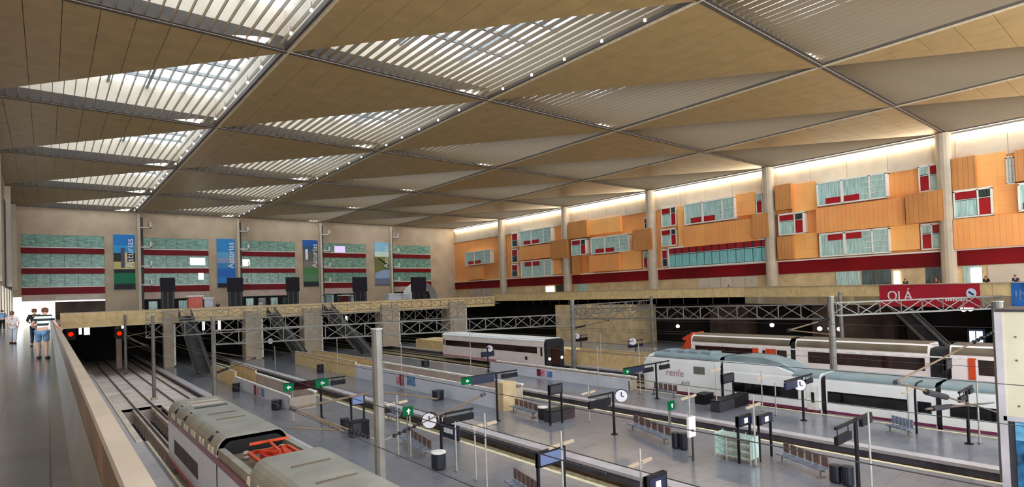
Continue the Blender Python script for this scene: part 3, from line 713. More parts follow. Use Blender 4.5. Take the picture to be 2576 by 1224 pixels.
# --- train 4: brown roofed train behind, orange nose and doors
X0, X1 = 53.0, 55.9
t4 = thing('train', 'brown-roofed train with maroon windows and orange doors, behind the white high-speed train', 'train', (54.45, 15, BED))
MB().prism(tr_body(X0, X1, -7.4, -4.3, -3.45), 'y', 24.0, 34.4).build('car_body', M['tr_pink'], t4)
MB().prism(tr_roof(X0, X1, -4.2, -3.43, .8), 'y', 24.0, 34.2).build('roof', M['tr_brown'], t4)
MB().prism([(34.4, -7.3), (34.4, -3.6), (34.9, -3.9), (35.6, -5.0), (35.7, -7.3)], 'x', X0+.1, X1-.1).build('nose', M['tr_or'], t4)
MB().obox((X0+1.4, 34.95, -3.75), 2.4, 1.3, .3, 0, 0, -.5).build('orange_fairing', M['tr_or'], t4)
for a, b in ((13.3, 23.5), (-3, 12.0)):
    MB().prism(tr_body(X0, X1, -7.4, -4.3, -3.45), 'y', a, b).build('car_body', M['tr_pink'], t4)
    MB().prism(tr_roof(X0, X1, -4.2, -3.43, .8), 'y', a+.1, b-.1).build('roof', M['tr_brown'], t4)
for a, b in ((12.0, 13.3), (23.5, 24.0)): MB().prism(tr_body(X0+.15, X1-.15, -7.3, -4.5, -3.8), 'y', a, b).build('gangway_bellows', M['bellows'], t4)
strip(t4, X0, 27.6, 33.9, -5.55, -4.62, 'tr_winr', 'window', 4); strip(t4, X0, 27.0, 27.6, -6.9, -4.55, 'tr_or', 'orange_door'); strip(t4, X0, 25.3, 26.3, -6.9, -4.55, 'tr_or', 'orange_door')
strip(t4, X0, 26.35, 26.6, -5.6, -4.7, 'tr_win', 'window'); strip(t4, X0, 24.3, 25.2, -5.55, -4.62, 'tr_winr', 'window')
strip(t4, X0, 13.6, 22.4, -5.55, -4.62, 'tr_winr', 'window', 7); strip(t4, X0, 12.1, 12.5, -5.7, -4.7, 'tr_win', 'window', 0, .0)
strip(t4, X0, 10.4, 10.9, -6.9, -4.4, 'tr_or', 'orange_door', 0, .05); strip(t4, X0, -1, 10.3, -5.6, -4.5, 'tr_winr', 'window', 8)
strip(t4, X0, -3, 34.4, -7.1, -6.85, 'tr_red', 'red_skirt'); strip(t4, X0, -3, 34.4, -4.5, -4.4, 'hoard_rim', 'white_cornice')
bogies(t4, X0, X1, (31.5, 26, 20.5, 15.5, 8))

# ================================================================ STAIR ENCLOSURES ON THE PLATFORMS
def stairwell(label, xa, xb, ya, yb, ztop, extra, zfar):
    o = thing('stair_enclosure', label, 'stairwell', ((xa+xb)/2, ya, PL))
    n = max(1, round((yb-ya)/3)); s = (yb-ya)/n
    for i in range(n): B(xa, xa+.1, ya+i*s+.01, ya+(i+1)*s-.01, PL, ztop).build('white_panel', M['hoard'], o)
    for i in range(n): B(xb-.1, xb, ya+i*s+.01, ya+(i+1)*s-.01, PL, ztop+.05).build('inner_panel', M['pinkwall'], o)
    B(xa-.04, xa+.14, ya, yb, ztop, ztop+.07).build('rail', M['hoard_rim'], o)
    B(xb-.14, xb+.12, ya, yb, ztop+.05, ztop+.17).build('rail', M['hoard_rim'], o)
    B(xa, xb, ya-.02, ya+.1, PL, ztop-.1).build('end_panel', M['stone_cap'], o)
    if extra:
        m = max(1, round((extra-yb)/4)); s = (extra-yb)/m
        for i in range(m): B(xa, xa+.18, yb+i*s+.01, yb+(i+1)*s-.01, PL, zfar).build('stone_panel', M['stone_y'], o); B(xb-.18, xb, yb+i*s+.01, yb+(i+1)*s-.01, PL, zfar).build('stone_panel', M['stone_y'], o)
        B(xa-.03, xa+.22, yb, extra, zfar, zfar+.08).build('stone_coping', M['stone_cap'], o); B(xb-.22, xb+.03, yb, extra, zfar, zfar+.08).build('stone_coping', M['stone_cap'], o)
    B(xa+.1, xb-.1, ya+.1, extra or yb, PL+.012, PL+.05).build('stair_landing', M['steel'], o)
    return o
H1 = stairwell('long white stair enclosure with open top on the nearest platform', 14.85, 17.0, 46.5, 63.5, -6.05, 74, -5.6)
H2 = stairwell('long white stair enclosure with posters and tan end block on the middle platform', 26.45, 29.0, 34.2, 60, -5.75, 80, -5.5)
H3 = stairwell('long white stair enclosure beside the nose of the white high-speed train', 38.9, 39.9, 31.5, 51.5, -6.25, 0, 0)
H4 = stairwell('yellow stone stair enclosure beyond the pinkish railcar end', 48.6, 51.4, 36.6, 37.2, -5.7, 49, -5.6)
B(26.2, 27.5, 33.2, 34.1, PL, -5.1).build('tan_end_block', M['tan'], H2)
B(48.5, 52.5, 49.2, 85, PL, -5.7).build('stone_podium', M['stone_y'], H4)
def poster(o, xw, pix, w_, m, z0=-6.9, z1=-6.2):
    p = at_X(pix[0], pix[1], xw); B(xw-.03, xw, p.y-w_/2, p.y+w_/2, z0, z1).build('poster', M[m], o)
poster(H1, 14.85, (642, 990), .7, 'poster_r', -7.1, -6.15); poster(H1, 14.85, (650, 990), .8, 'poster_p'); poster(H1, 14.85, (661, 995), .9, 'poster_b')
poster(H2, 26.45, (1011, 970), .8, 'poster_r', -7.0, -5.9); poster(H2, 26.45, (1035, 975), 1.6, 'poster_b', -6.8, -5.9); poster(H2, 26.45, (1002, 970), .7, 'poster_p')
poster(H3, 38.9, (1356, 950), .6, 'poster_r', -7.0, -6.3); poster(H3, 38.9, (1366, 952), .6, 'poster_p', -7.0, -6.3); poster(H3, 38.9, (1383, 955), .8, 'poster_b', -7.0, -6.4)

# ================================================================ ESCALATORS between platform and bridge
def escalator(label, P, Q, wd):
    P = Vector(P); Q = Vector(Q); o = thing('escalator', label, 'escalator', tuple(P))
    d = (Q-P); h = Vector((d.x, d.y, 0)).normalized(); s = Vector((-h.y, h.x, 0))
    MB().bar(P, Q, wd, .55).build('truss_box', M['steel'], o)
    for k in (-1, 1):
        MB().bar(P+s*k*wd/2+Vector((0, 0, .75)), Q+s*k*wd/2+Vector((0, 0, .75)), .1, .9).build('balustrade', M['steel_lt'] if k < 0 else M['steel_dk'], o)
        MB().bar(P+s*k*wd/2+Vector((0, 0, 1.25)), Q+s*k*wd/2+Vector((0, 0, 1.25)), .16, .1).build('handrail', M['bellows'], o)
    g = MB(); n = int(d.length/.45)
    for i in range(n):
        c = P+d*((i+.5)/n)+Vector((0, 0, .33)); g.obox(c, .42, wd-.2, .16, math.atan2(h.y, h.x))
    g.build('steps', M['steel_dk'], o, kind='stuff')
escalator('grey escalator rising to the bridge beside its left column', (14.4, 76, PL), (15.1, 92, -.4), 1.5)
escalator('dark escalator rising to the bridge right of the third column', (37.2, 80, PL), (36.0, 92.4, -.4), 1.5)
escalator('dark escalator between second and third bridge columns', (28.3, 82, PL), (27.0, 92.4, -.6), 1.2)
escalator('long escalator under the red banner, right side', (73, 16.8, -6.6), (74, 22, -.95), 1.4)

# ================================================================ CATENARY POLES, GANTRIES, BRACKETS
def pole(label, X, Y, top, r=.19, z0=BED, m='steel', group='tall catenary poles'):
    o = thing('catenary_pole', label, 'pole', (X, Y, z0), group)
    MB().tube((X, Y, z0), (X, Y, top), r, 12, r*.92).build('shaft', M[m], o)
    B(X-r*1.6, X+r*1.6, Y-r*1.6, Y+r*1.6, z0, z0+.25).build('base', M['concrete'], o)
    MB().tube((X, Y, top), (X, Y, top+.04), r*1.05, 12).build('cap', M['steel_lt'], o)
    return o
PA = pole('biggest grey catenary pole in front, beside the nearest train', 8.45, 17.4, .62)
PB = pole('grey catenary pole standing at nearest platform edge, behind the train roof', 11.25, 55.3, .5, .2)
PC = pole('thin grey catenary pole behind the rectangular pit', 8.05, 66.2, .6, .17)
PD = pole('thin grey catenary pole farthest up the left tracks', 7.95, 91.3, .5, .17)
PE = pole('grey catenary pole beside the dark end of the railcar', 48.0, 47.0, .5, .3)
PF_ = pole('thick grey catenary pole rising behind the white high-speed train', 47.3, 18.1, .5, .26)
PG = pole('grey catenary pole against the cream tower edge', 31.9, 5.45, .55, .22, BED)
PH = pole('thin grey catenary pole before the tan undercroft block', 67.0, 49.7, .45, .22, PL)
PI_ = pole('thin grey catenary pole left of the red banner', 63.6, 23.4, .55, .2, PL)
def gantry(label, P, Q, depth, loc=None):
    P = Vector(P); Q = Vector(Q); o = thing('lattice_gantry', label, 'gantry', tuple(P), 'lattice catenary beams')
    d = Q-P; n = max(3, round(d.length/1.9)); nrm = Vector((-d.y, d.x, 0)).normalized()*.35
    for s in (-1, 1):
        for zz in (0, -depth): MB().bar(P+nrm*s+Vector((0, 0, zz)), Q+nrm*s+Vector((0, 0, zz)), .09).build('chord', M['steel'], o)
    for i in range(n):
        a = P+d*(i/n); b = P+d*((i+1)/n); zt = Vector((0, 0, -depth))
        MB().bar(a-nrm, a-nrm+zt, .07).build('post', M['steel'], o)
        MB().bar(a-nrm+(zt if i % 2 else Vector()), b-nrm+(Vector() if i % 2 else zt), .06).build('brace', M['steel'], o)
        MB().bar(a+nrm+(Vector() if i % 2 else zt), b+nrm+(zt if i % 2 else Vector()), .06).build('brace', M['steel'], o)
    return o
gantry('long lattice gantry beam between platform pole and railcar pole, in front of the bridge', (11.4, 55.3, -.75), (47.8, 47.2, -1.15), 1.25)
gantry('lattice gantry beam from the railcar pole to the thick right-hand pole', (48.0, 46.2, -.5), (47.3, 18.4, -.1), 1.15)
gantry('lattice gantry beam crossing in front of the red banner', (47.5, 18.0, .0), (60.5, 10.2, .0), 1.0)
gantry('lattice gantry beam before the dark undercroft, right of the railcar pole', (48.3, 47.0, -.1), (66.8, 49.7, -.1), 1.2)
gantry('farthest lattice gantry beam lying against the bridge parapet', (9.5, 84, .75), (66, 84, .75), 1.0)
gantry('far lattice gantry beam crossing the bridge columns', (8.4, 74.8, -.35), (52, 74.8, -.35), 1.6)
def cantilever(label, base, tips, cat='catenary arm', name='cantilever_arm', r=.032):
    """tubular arms from a pole: a dark ribbed insulator first, then a tan tube"""
    b = Vector(base); o = thing(name, label, cat, tuple(b), 'catenary cantilever arms')
    for t in tips:
        t = Vector(t); d = (t-b).normalized(); L = (t-b).length; i0 = b+d*L*.06; i1 = b+d*L*.34
        MB().tube(b, i0, r).build('bracket', M['steel'], o)
        ins = MB().tube(i0, i1, r*1.1, 8).build('insulator', M['bellows'], o)
        for k in range(6):
            c = i0+(i1-i0)*((k+.5)/6); MB().tube(c-d*.025, c+d*.025, r*2.3, 8).build('insulator_disc', M['bellows'], ins)
        MB().tube(i1, t, r*.9).build('arm_tube', M['rust'], o)
        MB().tube(t-d*.1, t+d*.1, r*2).build('clamp', M['steel_dk'], o)
    return o
def YP(x, y, Yp): p = at_Y(x, y, Yp); return (p.x, p.y, p.z)
y_ = 17.4
a1 = cantilever('V-shaped catenary arm on right side of the biggest front pole', (8.65, y_, YP(962, 1107, y_)[2]), [YP(1215, 992, y_)])
a2 = cantilever('catenary arm on left side of the biggest front pole', (8.25, y_, YP(925, 1107, y_)[2]), [YP(738, 1027, y_)])
MB().tube(YP(738, 1027, y_), YP(928, 988, y_), .035).build('stay_tube', M['rust'], a2)
MB().tube(YP(735, 1075, y_), YP(865, 1082, y_), .03).build('registration_tube', M['rust'], a2)
MB().tube(YP(738, 1027, y_), YP(865, 1082, y_), .025).build('brace_tube', M['rust'], a2)
MB().tube(YP(962, 985, y_), YP(1100, 1003, y_), .03).build('stay_tube', M['rust'], a1)
MB().tube(YP(1215, 992, y_), YP(1140, 1032, y_), .03).build('registration_tube', M['rust'], a1)
for (x, y, Yp, px_, tx_, ty_, lab) in ((548, 938, 55.3, 11.25, 640, 900, 'small catenary arm right of the platform edge pole'), (390, 880, 66.2, 8.05, 320, 845, 'small catenary arm left of the pole behind the pit'),
                             (318, 850, 91.3, 7.95, 372, 868, 'small catenary arms on the farthest left pole'), (1425, 827, 47, 48.0, 1530, 805, 'small catenary arm right of the railcar pole'),
                             (2085, 800, 18.1, 47.3, 1985, 830, 'catenary arm left of the thick right-hand pole')):
    p = YP(x, y, Yp); q = YP(tx_, ty_, Yp); o = cantilever(lab, (px_, Yp, p[2]), [q], r=.06)
    q2 = (q[0], q[1], q[2]); MB().tube(q2, (px_, Yp, p[2]-1.3 if q[2] < p[2] else p[2]+1.9), .04).build('stay_tube', M['rust'], o)
g_ = cantilever('large V-shaped catenary arm reaching left from the cream tower pole', (31.7, 5.45, YP(2500, 832, 5.45)[2]), [YP(2255, 960, 5.45)], r=.035)
g_.name = 'cantilever_arm'
MB().tube(YP(2255, 960, 5.45), YP(2505, 1035, 5.45), .03).build('arm_tube', M['rust'], g_)
MB().tube(YP(2380, 998, 5.45), YP(2330, 985, 5.45), .1).build('insulator', M['bellows'], g_)
MB().tube(YP(2330, 1028, 5.45), YP(2500, 1012, 5.45), .035).build('registration_tube', M['rust'], g_)
MB().tube(YP(2345, 1027, 5.45), YP(2385, 1022, 5.45), .09).build('insulator', M['bellows'], g_)
# contact wires
for i, (xc, za, zb, nm) in enumerate(((6.75, -2.3, -2.3, 'nearest'), (9.95, -2.3, -2.3, 'second'), (20.3, -2.4, -2.4, 'third'), (32.4, -2.4, -2.4, 'fourth'), (42.05, -2.4, -2.4, 'fifth'))):
    o = thing('overhead_wire', 'thin dark overhead wire along the %s track from the left' % nm, 'wire', (xc, 0, za), 'overhead wires')
    MB().tube((xc, 0 if xc > 9 else 6, za), (xc, 92, zb), .012, 5).build('contact_wire', M['steel_dk'], o)
    MB().tube((xc, 0 if xc > 9 else 6, za+1.1), (xc, 92, zb+1.1), .012, 5).build('messenger_wire', M['steel_dk'], o)

# ================================================================ PLATFORM FURNITURE (placed where each stands on the platform)
def lamp_mast(x, yb, yt, lab, cross=True, r=.045, arm=.5, armz=.5):
    X, Y = ground(x, yb); zt = z_of(X, Y, yt); o = thing('lamp_post' if cross else 'slim_post', lab, 'lamp post' if cross else 'post', (X, Y, PL), 'slim platform lamp posts' if cross else 'slim grey platform posts')
    MB().tube((X, Y, PL), (X, Y, zt), r, 8, r*.8).build('pole', M['steel_lt'], o)
    MB().tube((X, Y, PL), (X, Y, PL+.06), r*2.4, 10).build('base_plate', M['steel'], o)
    if cross:
        za = zt-armz
        for s in (-1, 1):
            a = Vector((X+s*.12, Y, za)); b = Vector((X+s*(.12+arm), Y, za+.02*s))
            h = MB().tube(a, b, .07, 8).build('lamp_tube', M['tube_e'], o)
            MB().bar((X, Y, za), b, .05).build('arm', M['steel'], o)
            MB().bar(a+Vector((0, .11, -.03)), b+Vector((0, .11, -.03)), .04).build('reflector', M['steel'], o)
    return o
for x, yb, yt, lab in ((1003, 1150, 990, 'slim lamp post with two tubes, right of the biggest front pole'), (1226, 1255, 1038, 'slim lamp post with two tubes, left of the near blue screen'),
                       (1420, 1330, 1083, 'slim lamp post with two tubes, immediately right of the near blue screen'), (1618, 1350, 1128, 'slim lamp post with two tubes, at bottom centre-right'),
                       (1739, 1148, 974, 'slim lamp post with two white tubes, behind the pink board'), (1902, 1172, 994, 'slim lamp post with two white tubes, between two tall notice frames'),
                       (1804, 1036, 913, 'slim lamp post against the white power car joint'), (1918, 1018, 932, 'slim lamp post before the dome-roofed coach'),
                       (1483, 1060, 968, 'slim lamp post left of the clock sign on the middle platform'), (2286, 1050, 962, 'slim lamp post before the second coach of the white train')):
    lamp_mast(x, yb, yt, lab)
for i, (x, yb, yt, lab) in enumerate(((1149, 1185, 1060, 'slim grey post right of the front clock'), (1198, 1208, 1082, 'slim grey post between clock and near screen'), (2196, 1290, 1035, 'tall slim pale post right of the black T sign at lower right'),
                       (2465, 1115, 905, 'slim pale post at the right end beside the tower'), (738, 1060, 962, 'slim post at the left end of the green sign'), (1034, 1150, 1035, 'slim post carrying the green arrow sign'),
                       (1683, 1060, 1032, 'short slim post carrying the green sign on the middle platform'), (693, 945, 870, 'slim grey post on the far nearest platform'), (850, 944, 850, 'slim grey post before the second bridge column'),
                       (1012, 978, 862, 'slim grey post before the fourth bridge column'), (1185, 940, 830, 'slim grey post left of the railcar'), (1513, 930, 838, 'slim grey post with a box, before the tan block'),
                       (1505, 945, 870, 'slim tan post on the yellow podium'), (1610, 960, 865, 'slim grey post left of the white train nose'), (1953, 1045, 962, 'slim grey post before the dome-roofed coach window'))):
    lamp_mast(x, yb, yt, lab, False)

def tsign(x, yb, yt, lab, boards, clock=None, m='black'):
    """T shaped black post; boards: (u0, u1, drop0, drop1, material) along X from the post, metres"""
    X, Y = ground(x, yb); zt = z_of(X, Y, yt); o = thing('platform_sign', lab, 'sign', (X, Y, PL), 'black T shaped platform signs')
    MB().tube((X, Y, PL), (X, Y, zt), .075, 10).build('post', M[m], o); MB().tube((X, Y, PL), (X, Y, PL+.05), .2, 12).build('base_plate', M[m], o)
    lo = min([b[0] for b in boards]+[0]); hi = max([b[1] for b in boards]+[0])
    B(X+lo, X+hi, Y-.05, Y+.05, zt-.1, zt).build('cross_arm', M[m], o)
    for u0, u1, d0, d1, mm in boards:
        f = B(X+u0, X+u1, Y-.07, Y+.07, zt-d1, zt-d0).build('sign_board', M[mm], o)
        for u in (u0+.15, u1-.15): MB().tube((X+u, Y, zt-d0), (X+u, Y, zt-.05), .02, 6).build('hanger', M[m], o)
        if mm == 'grn':
            g = MB(); c = X+(u0+u1)/2; zc = zt-(d0+d1)/2; h = (d1-d0)*.3
            g.poly([(c-h, Y-.085, zc), (c, Y-.085, zc-h), (c, Y-.085, zc-h*.35), (c+h, Y-.085, zc-h*.35), (c+h, Y-.085, zc+h*.35), (c, Y-.085, zc+h*.35), (c, Y-.085, zc+h)], [(0,1,2,3,4,5,6)]); g.build('arrow', M['txt_w'], f)
    if clock:
        u, dz, r = clock; c = Vector((X+u, Y-.02, zt-dz)); fc = Vector((-.75, -.66, 0)).normalized()
        k = MB().tube(c-fc*.12, c+fc*.12, r, 24).build('clock_case', M['black'], o)
        MB().tube(c+fc*.12, c+fc*.14, r*.92, 24).build('clock_face', M['clock'], k)
        s_ = Vector((0, 0, 1)).cross(fc)
        MB().bar(c+fc*.15, c+fc*.15+Vector((0, 0, r*.6)), .04).build('clock_hand', M['black'], k); MB().bar(c+fc*.15, c+fc*.15+s_*r*.4-Vector((0, 0, r*.1)), .04).build('clock_hand', M['black'], k)
    return o
tsign(1112, 1168, 1040, 'black T sign with white round clock, behind the nearest bench', [(.2, 2.1, .25, .6, 'black')], (-.65, .22, .42))
tsign(1252, 1058, 936, 'black T sign with navy board and green end, by the tan end block', [(-2.9, -2.1, .05, .5, 'grn'), (-2.1, -.2, .05, .6, 'navy'), (.5, 1.9, .2, .5, 'black')])
tsign(809, 1052, 952, 'black T sign with green and dark boards over the white stair enclosure', [(-2.7, -2.0, .05, .6, 'grn'), (-2.0, -.4, .05, .6, 'tr_winr'), (-.4, .6, .05, .6, 'grn'), (.8, 1.9, .25, .6, 'black')])
tsign(1546, 1092, 984, 'black T sign with white clock on the right, middle platform', [(-2.2, -.3, .3, .75, 'black')], (.75, .35, .4))
tsign(1653, 1002, 911, 'black T sign before the white power car', [(-4.0, -3.3, .1, .5, 'grn'), (-3.3, -1.6, .1, .5, 'navy'), (-1.6, -.4, .3, .65, 'black'), (.5, 1.8, .3, .65, 'black')])
tsign(2022, 1057, 945, 'black T sign with long board and white clock before the coach', [(-2.4, -.8, .15, .6, 'navy'), (.4, 1.5, .3, .6, 'black')], (-.45, .5, .38))
tsign(2163, 1290, 1052, 'large black T sign at lower right with a hanging board each side', [(-1.9, -.6, .35, .65, 'black'), (.5, 1.6, .1, .4, 'black')])
tsign(2438, 1116, 975, 'black T sign with lit boards nearest the cream tower', [(-1.5, -.4, .3, .55, 'black'), (.4, 1.2, .15, .4, 'black')])
tsign(688, 905, 850, 'small dark sign with white clock near second bridge column', [(.3, 2.0, .3, .7, 'black')], (-.3, .4, .45))
tsign(1228, 925, 872, 'small navy sign with white clock before the railcar', [(-.9, .9, .5, 1.1, 'navy')], (.3, .2, .4))
tsign(1462, 882, 842, 'small dark sign with white clock right of the railcar pole', [(-1.2, 1.4, .4, .9, 'black')], (-.8, .1, .45))
tsign(1600, 898, 855, 'small dark sign with white clock beyond the yellow podium', [(-1.5, 1.5, .5, .9, 'navy')], (-.6, .1, .5))

def screen(x0, x1, yb, yt, ym, lab, m='screen', legs=True):
    X, Y = ground(x0, yb); zt = z_of(X, Y, yt); zm = z_of(X, Y, ym)
    p1 = at_Y(x1, ym, Y); W_ = min(1.5, max(.5, p1.x-X)); o = thing('notice_stand' if m != 'screen' else 'screen_stand', lab, 'information stand', (X+W_/2, Y, PL), 'two-legged information stands')
    for u in (0, W_): B(X+u-.05, X+u+.05, Y-.05, Y+.05, PL, zt).build('leg', M['black'], o)
    B(X-.05, X+W_+.05, Y-.1, Y+.1, zm, zt).build('casing', M['black'], o)
    B(X+.06, X+W_-.06, Y-.115, Y-.1, zm+.08, zt-.08).build('display', M[m], o)
    if m == 'navy': B(X+W_*.4, X+W_*.65, Y-.13, Y-.115, (zm+zt)/2-.12, (zm+zt)/2+.12).build('white_mark', M['wht_e'], o)
    return o
screen(1385, 1412, 1070, 968, 993, 'dark blank two-legged screen left of the maroon box', 'steel_dk')
screen(1358, 1418, 1310, 1137, 1176, 'near two-legged screen showing blue-grey, at bottom centre', 'screen')
screen(885, 915, 1085, 995, 1020, 'two-legged screen left of the biggest front pole', 'screen')
screen(1860, 1886, 1165, 1048, 1074, 'tall black notice frame with white mark, left of a pair', 'navy')
screen(1912, 1938, 1160, 1046, 1069, 'tall black notice frame with white mark, right of a pair', 'navy')
screen(1819, 1850, 1008, 942, 965, 'dark two-legged screen before the power car joint', 'steel_dk')
screen(1632, 1672, 1380, 1200, 1250, 'dark two-legged screen cut by the lower frame edge', 'navy')
screen(2380, 2402, 985, 905, 930, 'dark two-legged screen before the brown-roofed train', 'steel_dk')

def benchrow(xa, ya, xb, yb, n, lab, m='seat', back=.85):
    A = Vector((*ground(xa, ya), PL)); Bv = Vector((*ground(xb, yb), PL)); d = Bv-A; L = min(d.length, n*.72); d.normalize(); s = Vector((-d.y, d.x, 0)); s = s if s.x > 0 else -s
    o = thing('bench', lab, 'bench', tuple(A), 'rows of linked platform seats'); rz = math.atan2(d.y, d.x)
    MB().bar(A+Vector((0, 0, .36)), A+d*L+Vector((0, 0, .36)), .08).build('beam', M['steel'], o)
    for t in (.08, .92):
        c = A+d*L*t; MB().bar(c, c+Vector((0, 0, .36)), .07).build('leg', M['steel'], o); MB().bar(c-s*.25+Vector((0, 0, .03)), c+s*.25+Vector((0, 0, .03)), .06).build('foot', M['steel'], o)
    for i in range(n):
        c = A+d*(L*(i+.5)/n)
        MB().obox(c+Vector((0, 0, .43)), L/n*.82, .48, .06, rz).build('seat', M[m if m != 'seat' else 'seat_g'], o)
        MB().obox(c+s*.27+Vector((0, 0, .72)), L/n*.74, .06, .46, rz).build('backrest', M[m], o)
    return o
benchrow(1012, 1112, 1085, 1162, 6, 'row of brown seats nearest the biggest front pole, before the clock sign')
benchrow(1288, 1034, 1346, 1052, 5, 'row of brown seats on the middle platform, left of the bin and dark screen')
benchrow(1585, 1080, 1680, 1120, 6, 'row of brown seats on the middle platform, left of two black bins')
benchrow(1960, 1160, 2075, 1205, 6, 'row of brown seats at lower right beside two black bins')
benchrow(1280, 1230, 1345, 1275, 6, 'row of brown seats cut by the lower frame edge, left of near screen')
benchrow(2235, 1085, 2290, 1100, 6, 'row of grey seats beside the white high-speed train', 'seat_g')
benchrow(1000, 1062, 975, 1050, 4, 'short row of seats beyond the biggest front pole', 'seat_g')
benchrow(1640, 990, 1700, 1000, 5, 'row of seats along the white power car', 'seat')

def bin_(x, yb, yt, lab, w_=.5, lid='hoard_rim'):
    X, Y = ground(x, yb); zt = z_of(X, Y, yt); o = thing('litter_bin', lab, 'bin', (X, Y, PL), 'black litter bins')
    MB().lathe((X, Y, PL), [(w_*.42, 0), (w_*.5, .08), (w_*.5, zt-PL-.1)], 14).build('body', M['bin'], o)
    MB().lathe((X, Y, zt-.1), [(w_*.52, 0), (w_*.52, .07), (w_*.3, .1)], 14).build('lid', M[lid], o)
    return o
bin_(1104, 1178, 1133, 'black litter bin right of the nearest bench', .75); bin_(1366, 1052, 1021, 'black litter bin with pale lid beside dark screen', .7); bin_(1701, 1126, 1086, 'black litter bin, left one of two behind the pink board', .45, 'bin')
bin_(1721, 1130, 1088, 'black litter bin, right one of two behind the pink board', .45, 'bin'); bin_(2103, 1212, 1167, 'black litter bin, left one of two at lower right', .5, 'bin'); bin_(2134, 1220, 1170, 'black litter bin, right one of two at lower right', .5, 'bin')
bin_(594, 984, 962, 'black litter bin at far end of the nearest white enclosure', .7, 'bin'); bin_(696, 1029, 1004, 'black litter bin at middle of the nearest white enclosure', .8, 'bin')
bin_(1102, 1004, 980, 'dark litter bin against the long middle enclosure', 1.0, 'bin'); bin_(806, 937, 915, 'dark litter bin near the second stair enclosure far end', .8, 'bin'); bin_(1070, 920, 905, 'dark litter bin on the third platform', 1.0, 'bin')
bin_(868, 1078, 1050, 'black litter bin left of the dark cabinet', .6, 'bin')
def cabinet(x0, x1, yb, yt, lab, ma, mb, dp=.8):
    X, Y = ground(x0, yb); zt = z_of(X, Y, yt); p = at_Y(x1, yb, Y); W_ = max(.8, p.x-X); o = thing('equipment_cabinet', lab, 'cabinet', (X+W_/2, Y, PL), 'dark equipment cabinets')
    B(X, X+W_*.5, Y, Y+dp, PL, zt-.02).build('grey_half', M[ma], o); B(X+W_*.5, X+W_, Y, Y+dp, PL, zt-.02).build('dark_half', M[mb], o); B(X-.03, X+W_+.03, Y-.03, Y+dp+.03, zt-.02, zt+.04).build('top', M['black'], o)
cabinet(1388, 1447, 1064, 1036, 'low cabinet, grey half and maroon half, under the dark screen', 'steel_dk', 'tr_winr')
cabinet(889, 930, 1102, 1065, 'low dark cabinet left of the biggest front pole', 'steel_dk', 'black')
cabinet(1811, 1885, 1038, 1010, 'long low black cabinet before the white train window', 'steel_dk', 'black', .7)
cabinet(1772, 1796, 1018, 994, 'small black cabinet before the power car', 'black', 'black')
# pink board on post
X, Y = ground(1744, 1158); o = thing('notice_board', 'pale pink upright board on a thin post beside two black bins', 'board', (X, Y, PL))
MB().tube((X, Y, PL), (X, Y, z_of(X, Y, 1095)), .06, 8).build('post', M['steel_dk'], o)
B(X-.35, X+.25, Y-.06, Y+.06, z_of(X, Y, 1097), z_of(X, Y, 1047)).build('board', M['tr_pink'], o)
B(X-.12, X+.05, Y-.07, Y-.06, z_of(X, Y, 1085), z_of(X, Y, 1078)).build('mark', M['steel'], o)
# green arrow signs on their posts
for (x, yb, yt, y2, lab) in ((1030, 1155, 1022, 1045, 'small green lit arrow sign left of the front clock'), (1690, 1058, 1008, 1030, 'small green lit arrow sign on the middle platform edge')):
    X, Y = ground(x, yb); za = z_of(X, Y, yt); zb = z_of(X, Y, y2); o = thing('exit_sign', lab, 'sign', (X, Y, PL), 'green lit arrow signs')
    MB().tube((X, Y+.1, PL), (X, Y+.1, za), .04, 8).build('post', M['steel'], o)
    B(X-.3, X+.3, Y-.06, Y+.06, zb, za).build('casing', M['grn'], o); zc = (za+zb)/2
    MB().poly([(X, Y-.075, zc+.16), (X-.14, Y-.075, zc), (X-.05, Y-.075, zc), (X-.05, Y-.075, zc-.16), (X+.05, Y-.075, zc-.16), (X+.05, Y-.075, zc), (X+.14, Y-.075, zc)], [(0,1,2,3,4,5,6)]).build('arrow', M['txt_w'], o)
# glass luggage rack
A = Vector((*ground(1800, 1150), PL)); o = thing('luggage_rack', 'long glass and steel rack left of the paired notice frames', 'rack', tuple(A))
L = 1.9; W_ = .8
for z in (.25, .6, .95, 1.25): B(A.x, A.x+W_, A.y-L, A.y, PL+z-.02, PL+z+.02).build('shelf', M['teal'], o)
for yy in (0, -L/3, -2*L/3, -L):
    for u in (0, W_): MB().tube((A.x+u, A.y+yy, PL), (A.x+u, A.y+yy, PL+1.35), .03, 6).build('upright', M['steel_lt'], o)
for yy in (0, -L): B(A.x, A.x+W_, A.y+yy-.02, A.y+yy+.02, PL+.25, PL+1.3).build('end_pane', M['teal'], o)
# small A-board at the track 2 edge
X, Y = ground(1155, 1092); o = thing('advert_board', 'blue-grey board with white writing at the middle platform edge', 'board', (X, Y, PL)); 
B(X-.05, X+.05, Y, Y+2.0, PL+.1, PL+1.0).build('panel', M['navy'], o); B(X-.06, X-.05, Y+.6, Y+1.6, PL+.4, PL+.7).build('white_writing', M['txt_w'], o)
for yy in (.1, 1.9): B(X-.04, X+.04, Y+yy-.04, Y+yy+.04, PL, PL+.1).build('foot', M['steel'], o)
# curved black hose stand
X, Y = ground(2305, 1060); zt = z_of(X, Y, 965); o = thing('curved_post', 'black post with top bent over to the right, before the coach joint', 'post', (X, Y, PL))
pts = [(X, Y, PL), (X, Y, zt-.6)] + [(X+.6-.6*math.cos(a*R90/5), Y, zt-.6+.6*math.sin(a*R90/5)) for a in range(1, 6)] + [(X+1.4, Y, zt)]
for i, (p, q) in enumerate(zip(pts, pts[1:])): MB().tube(p, q, .06, 8).build('bent_tube', M['black'], o)

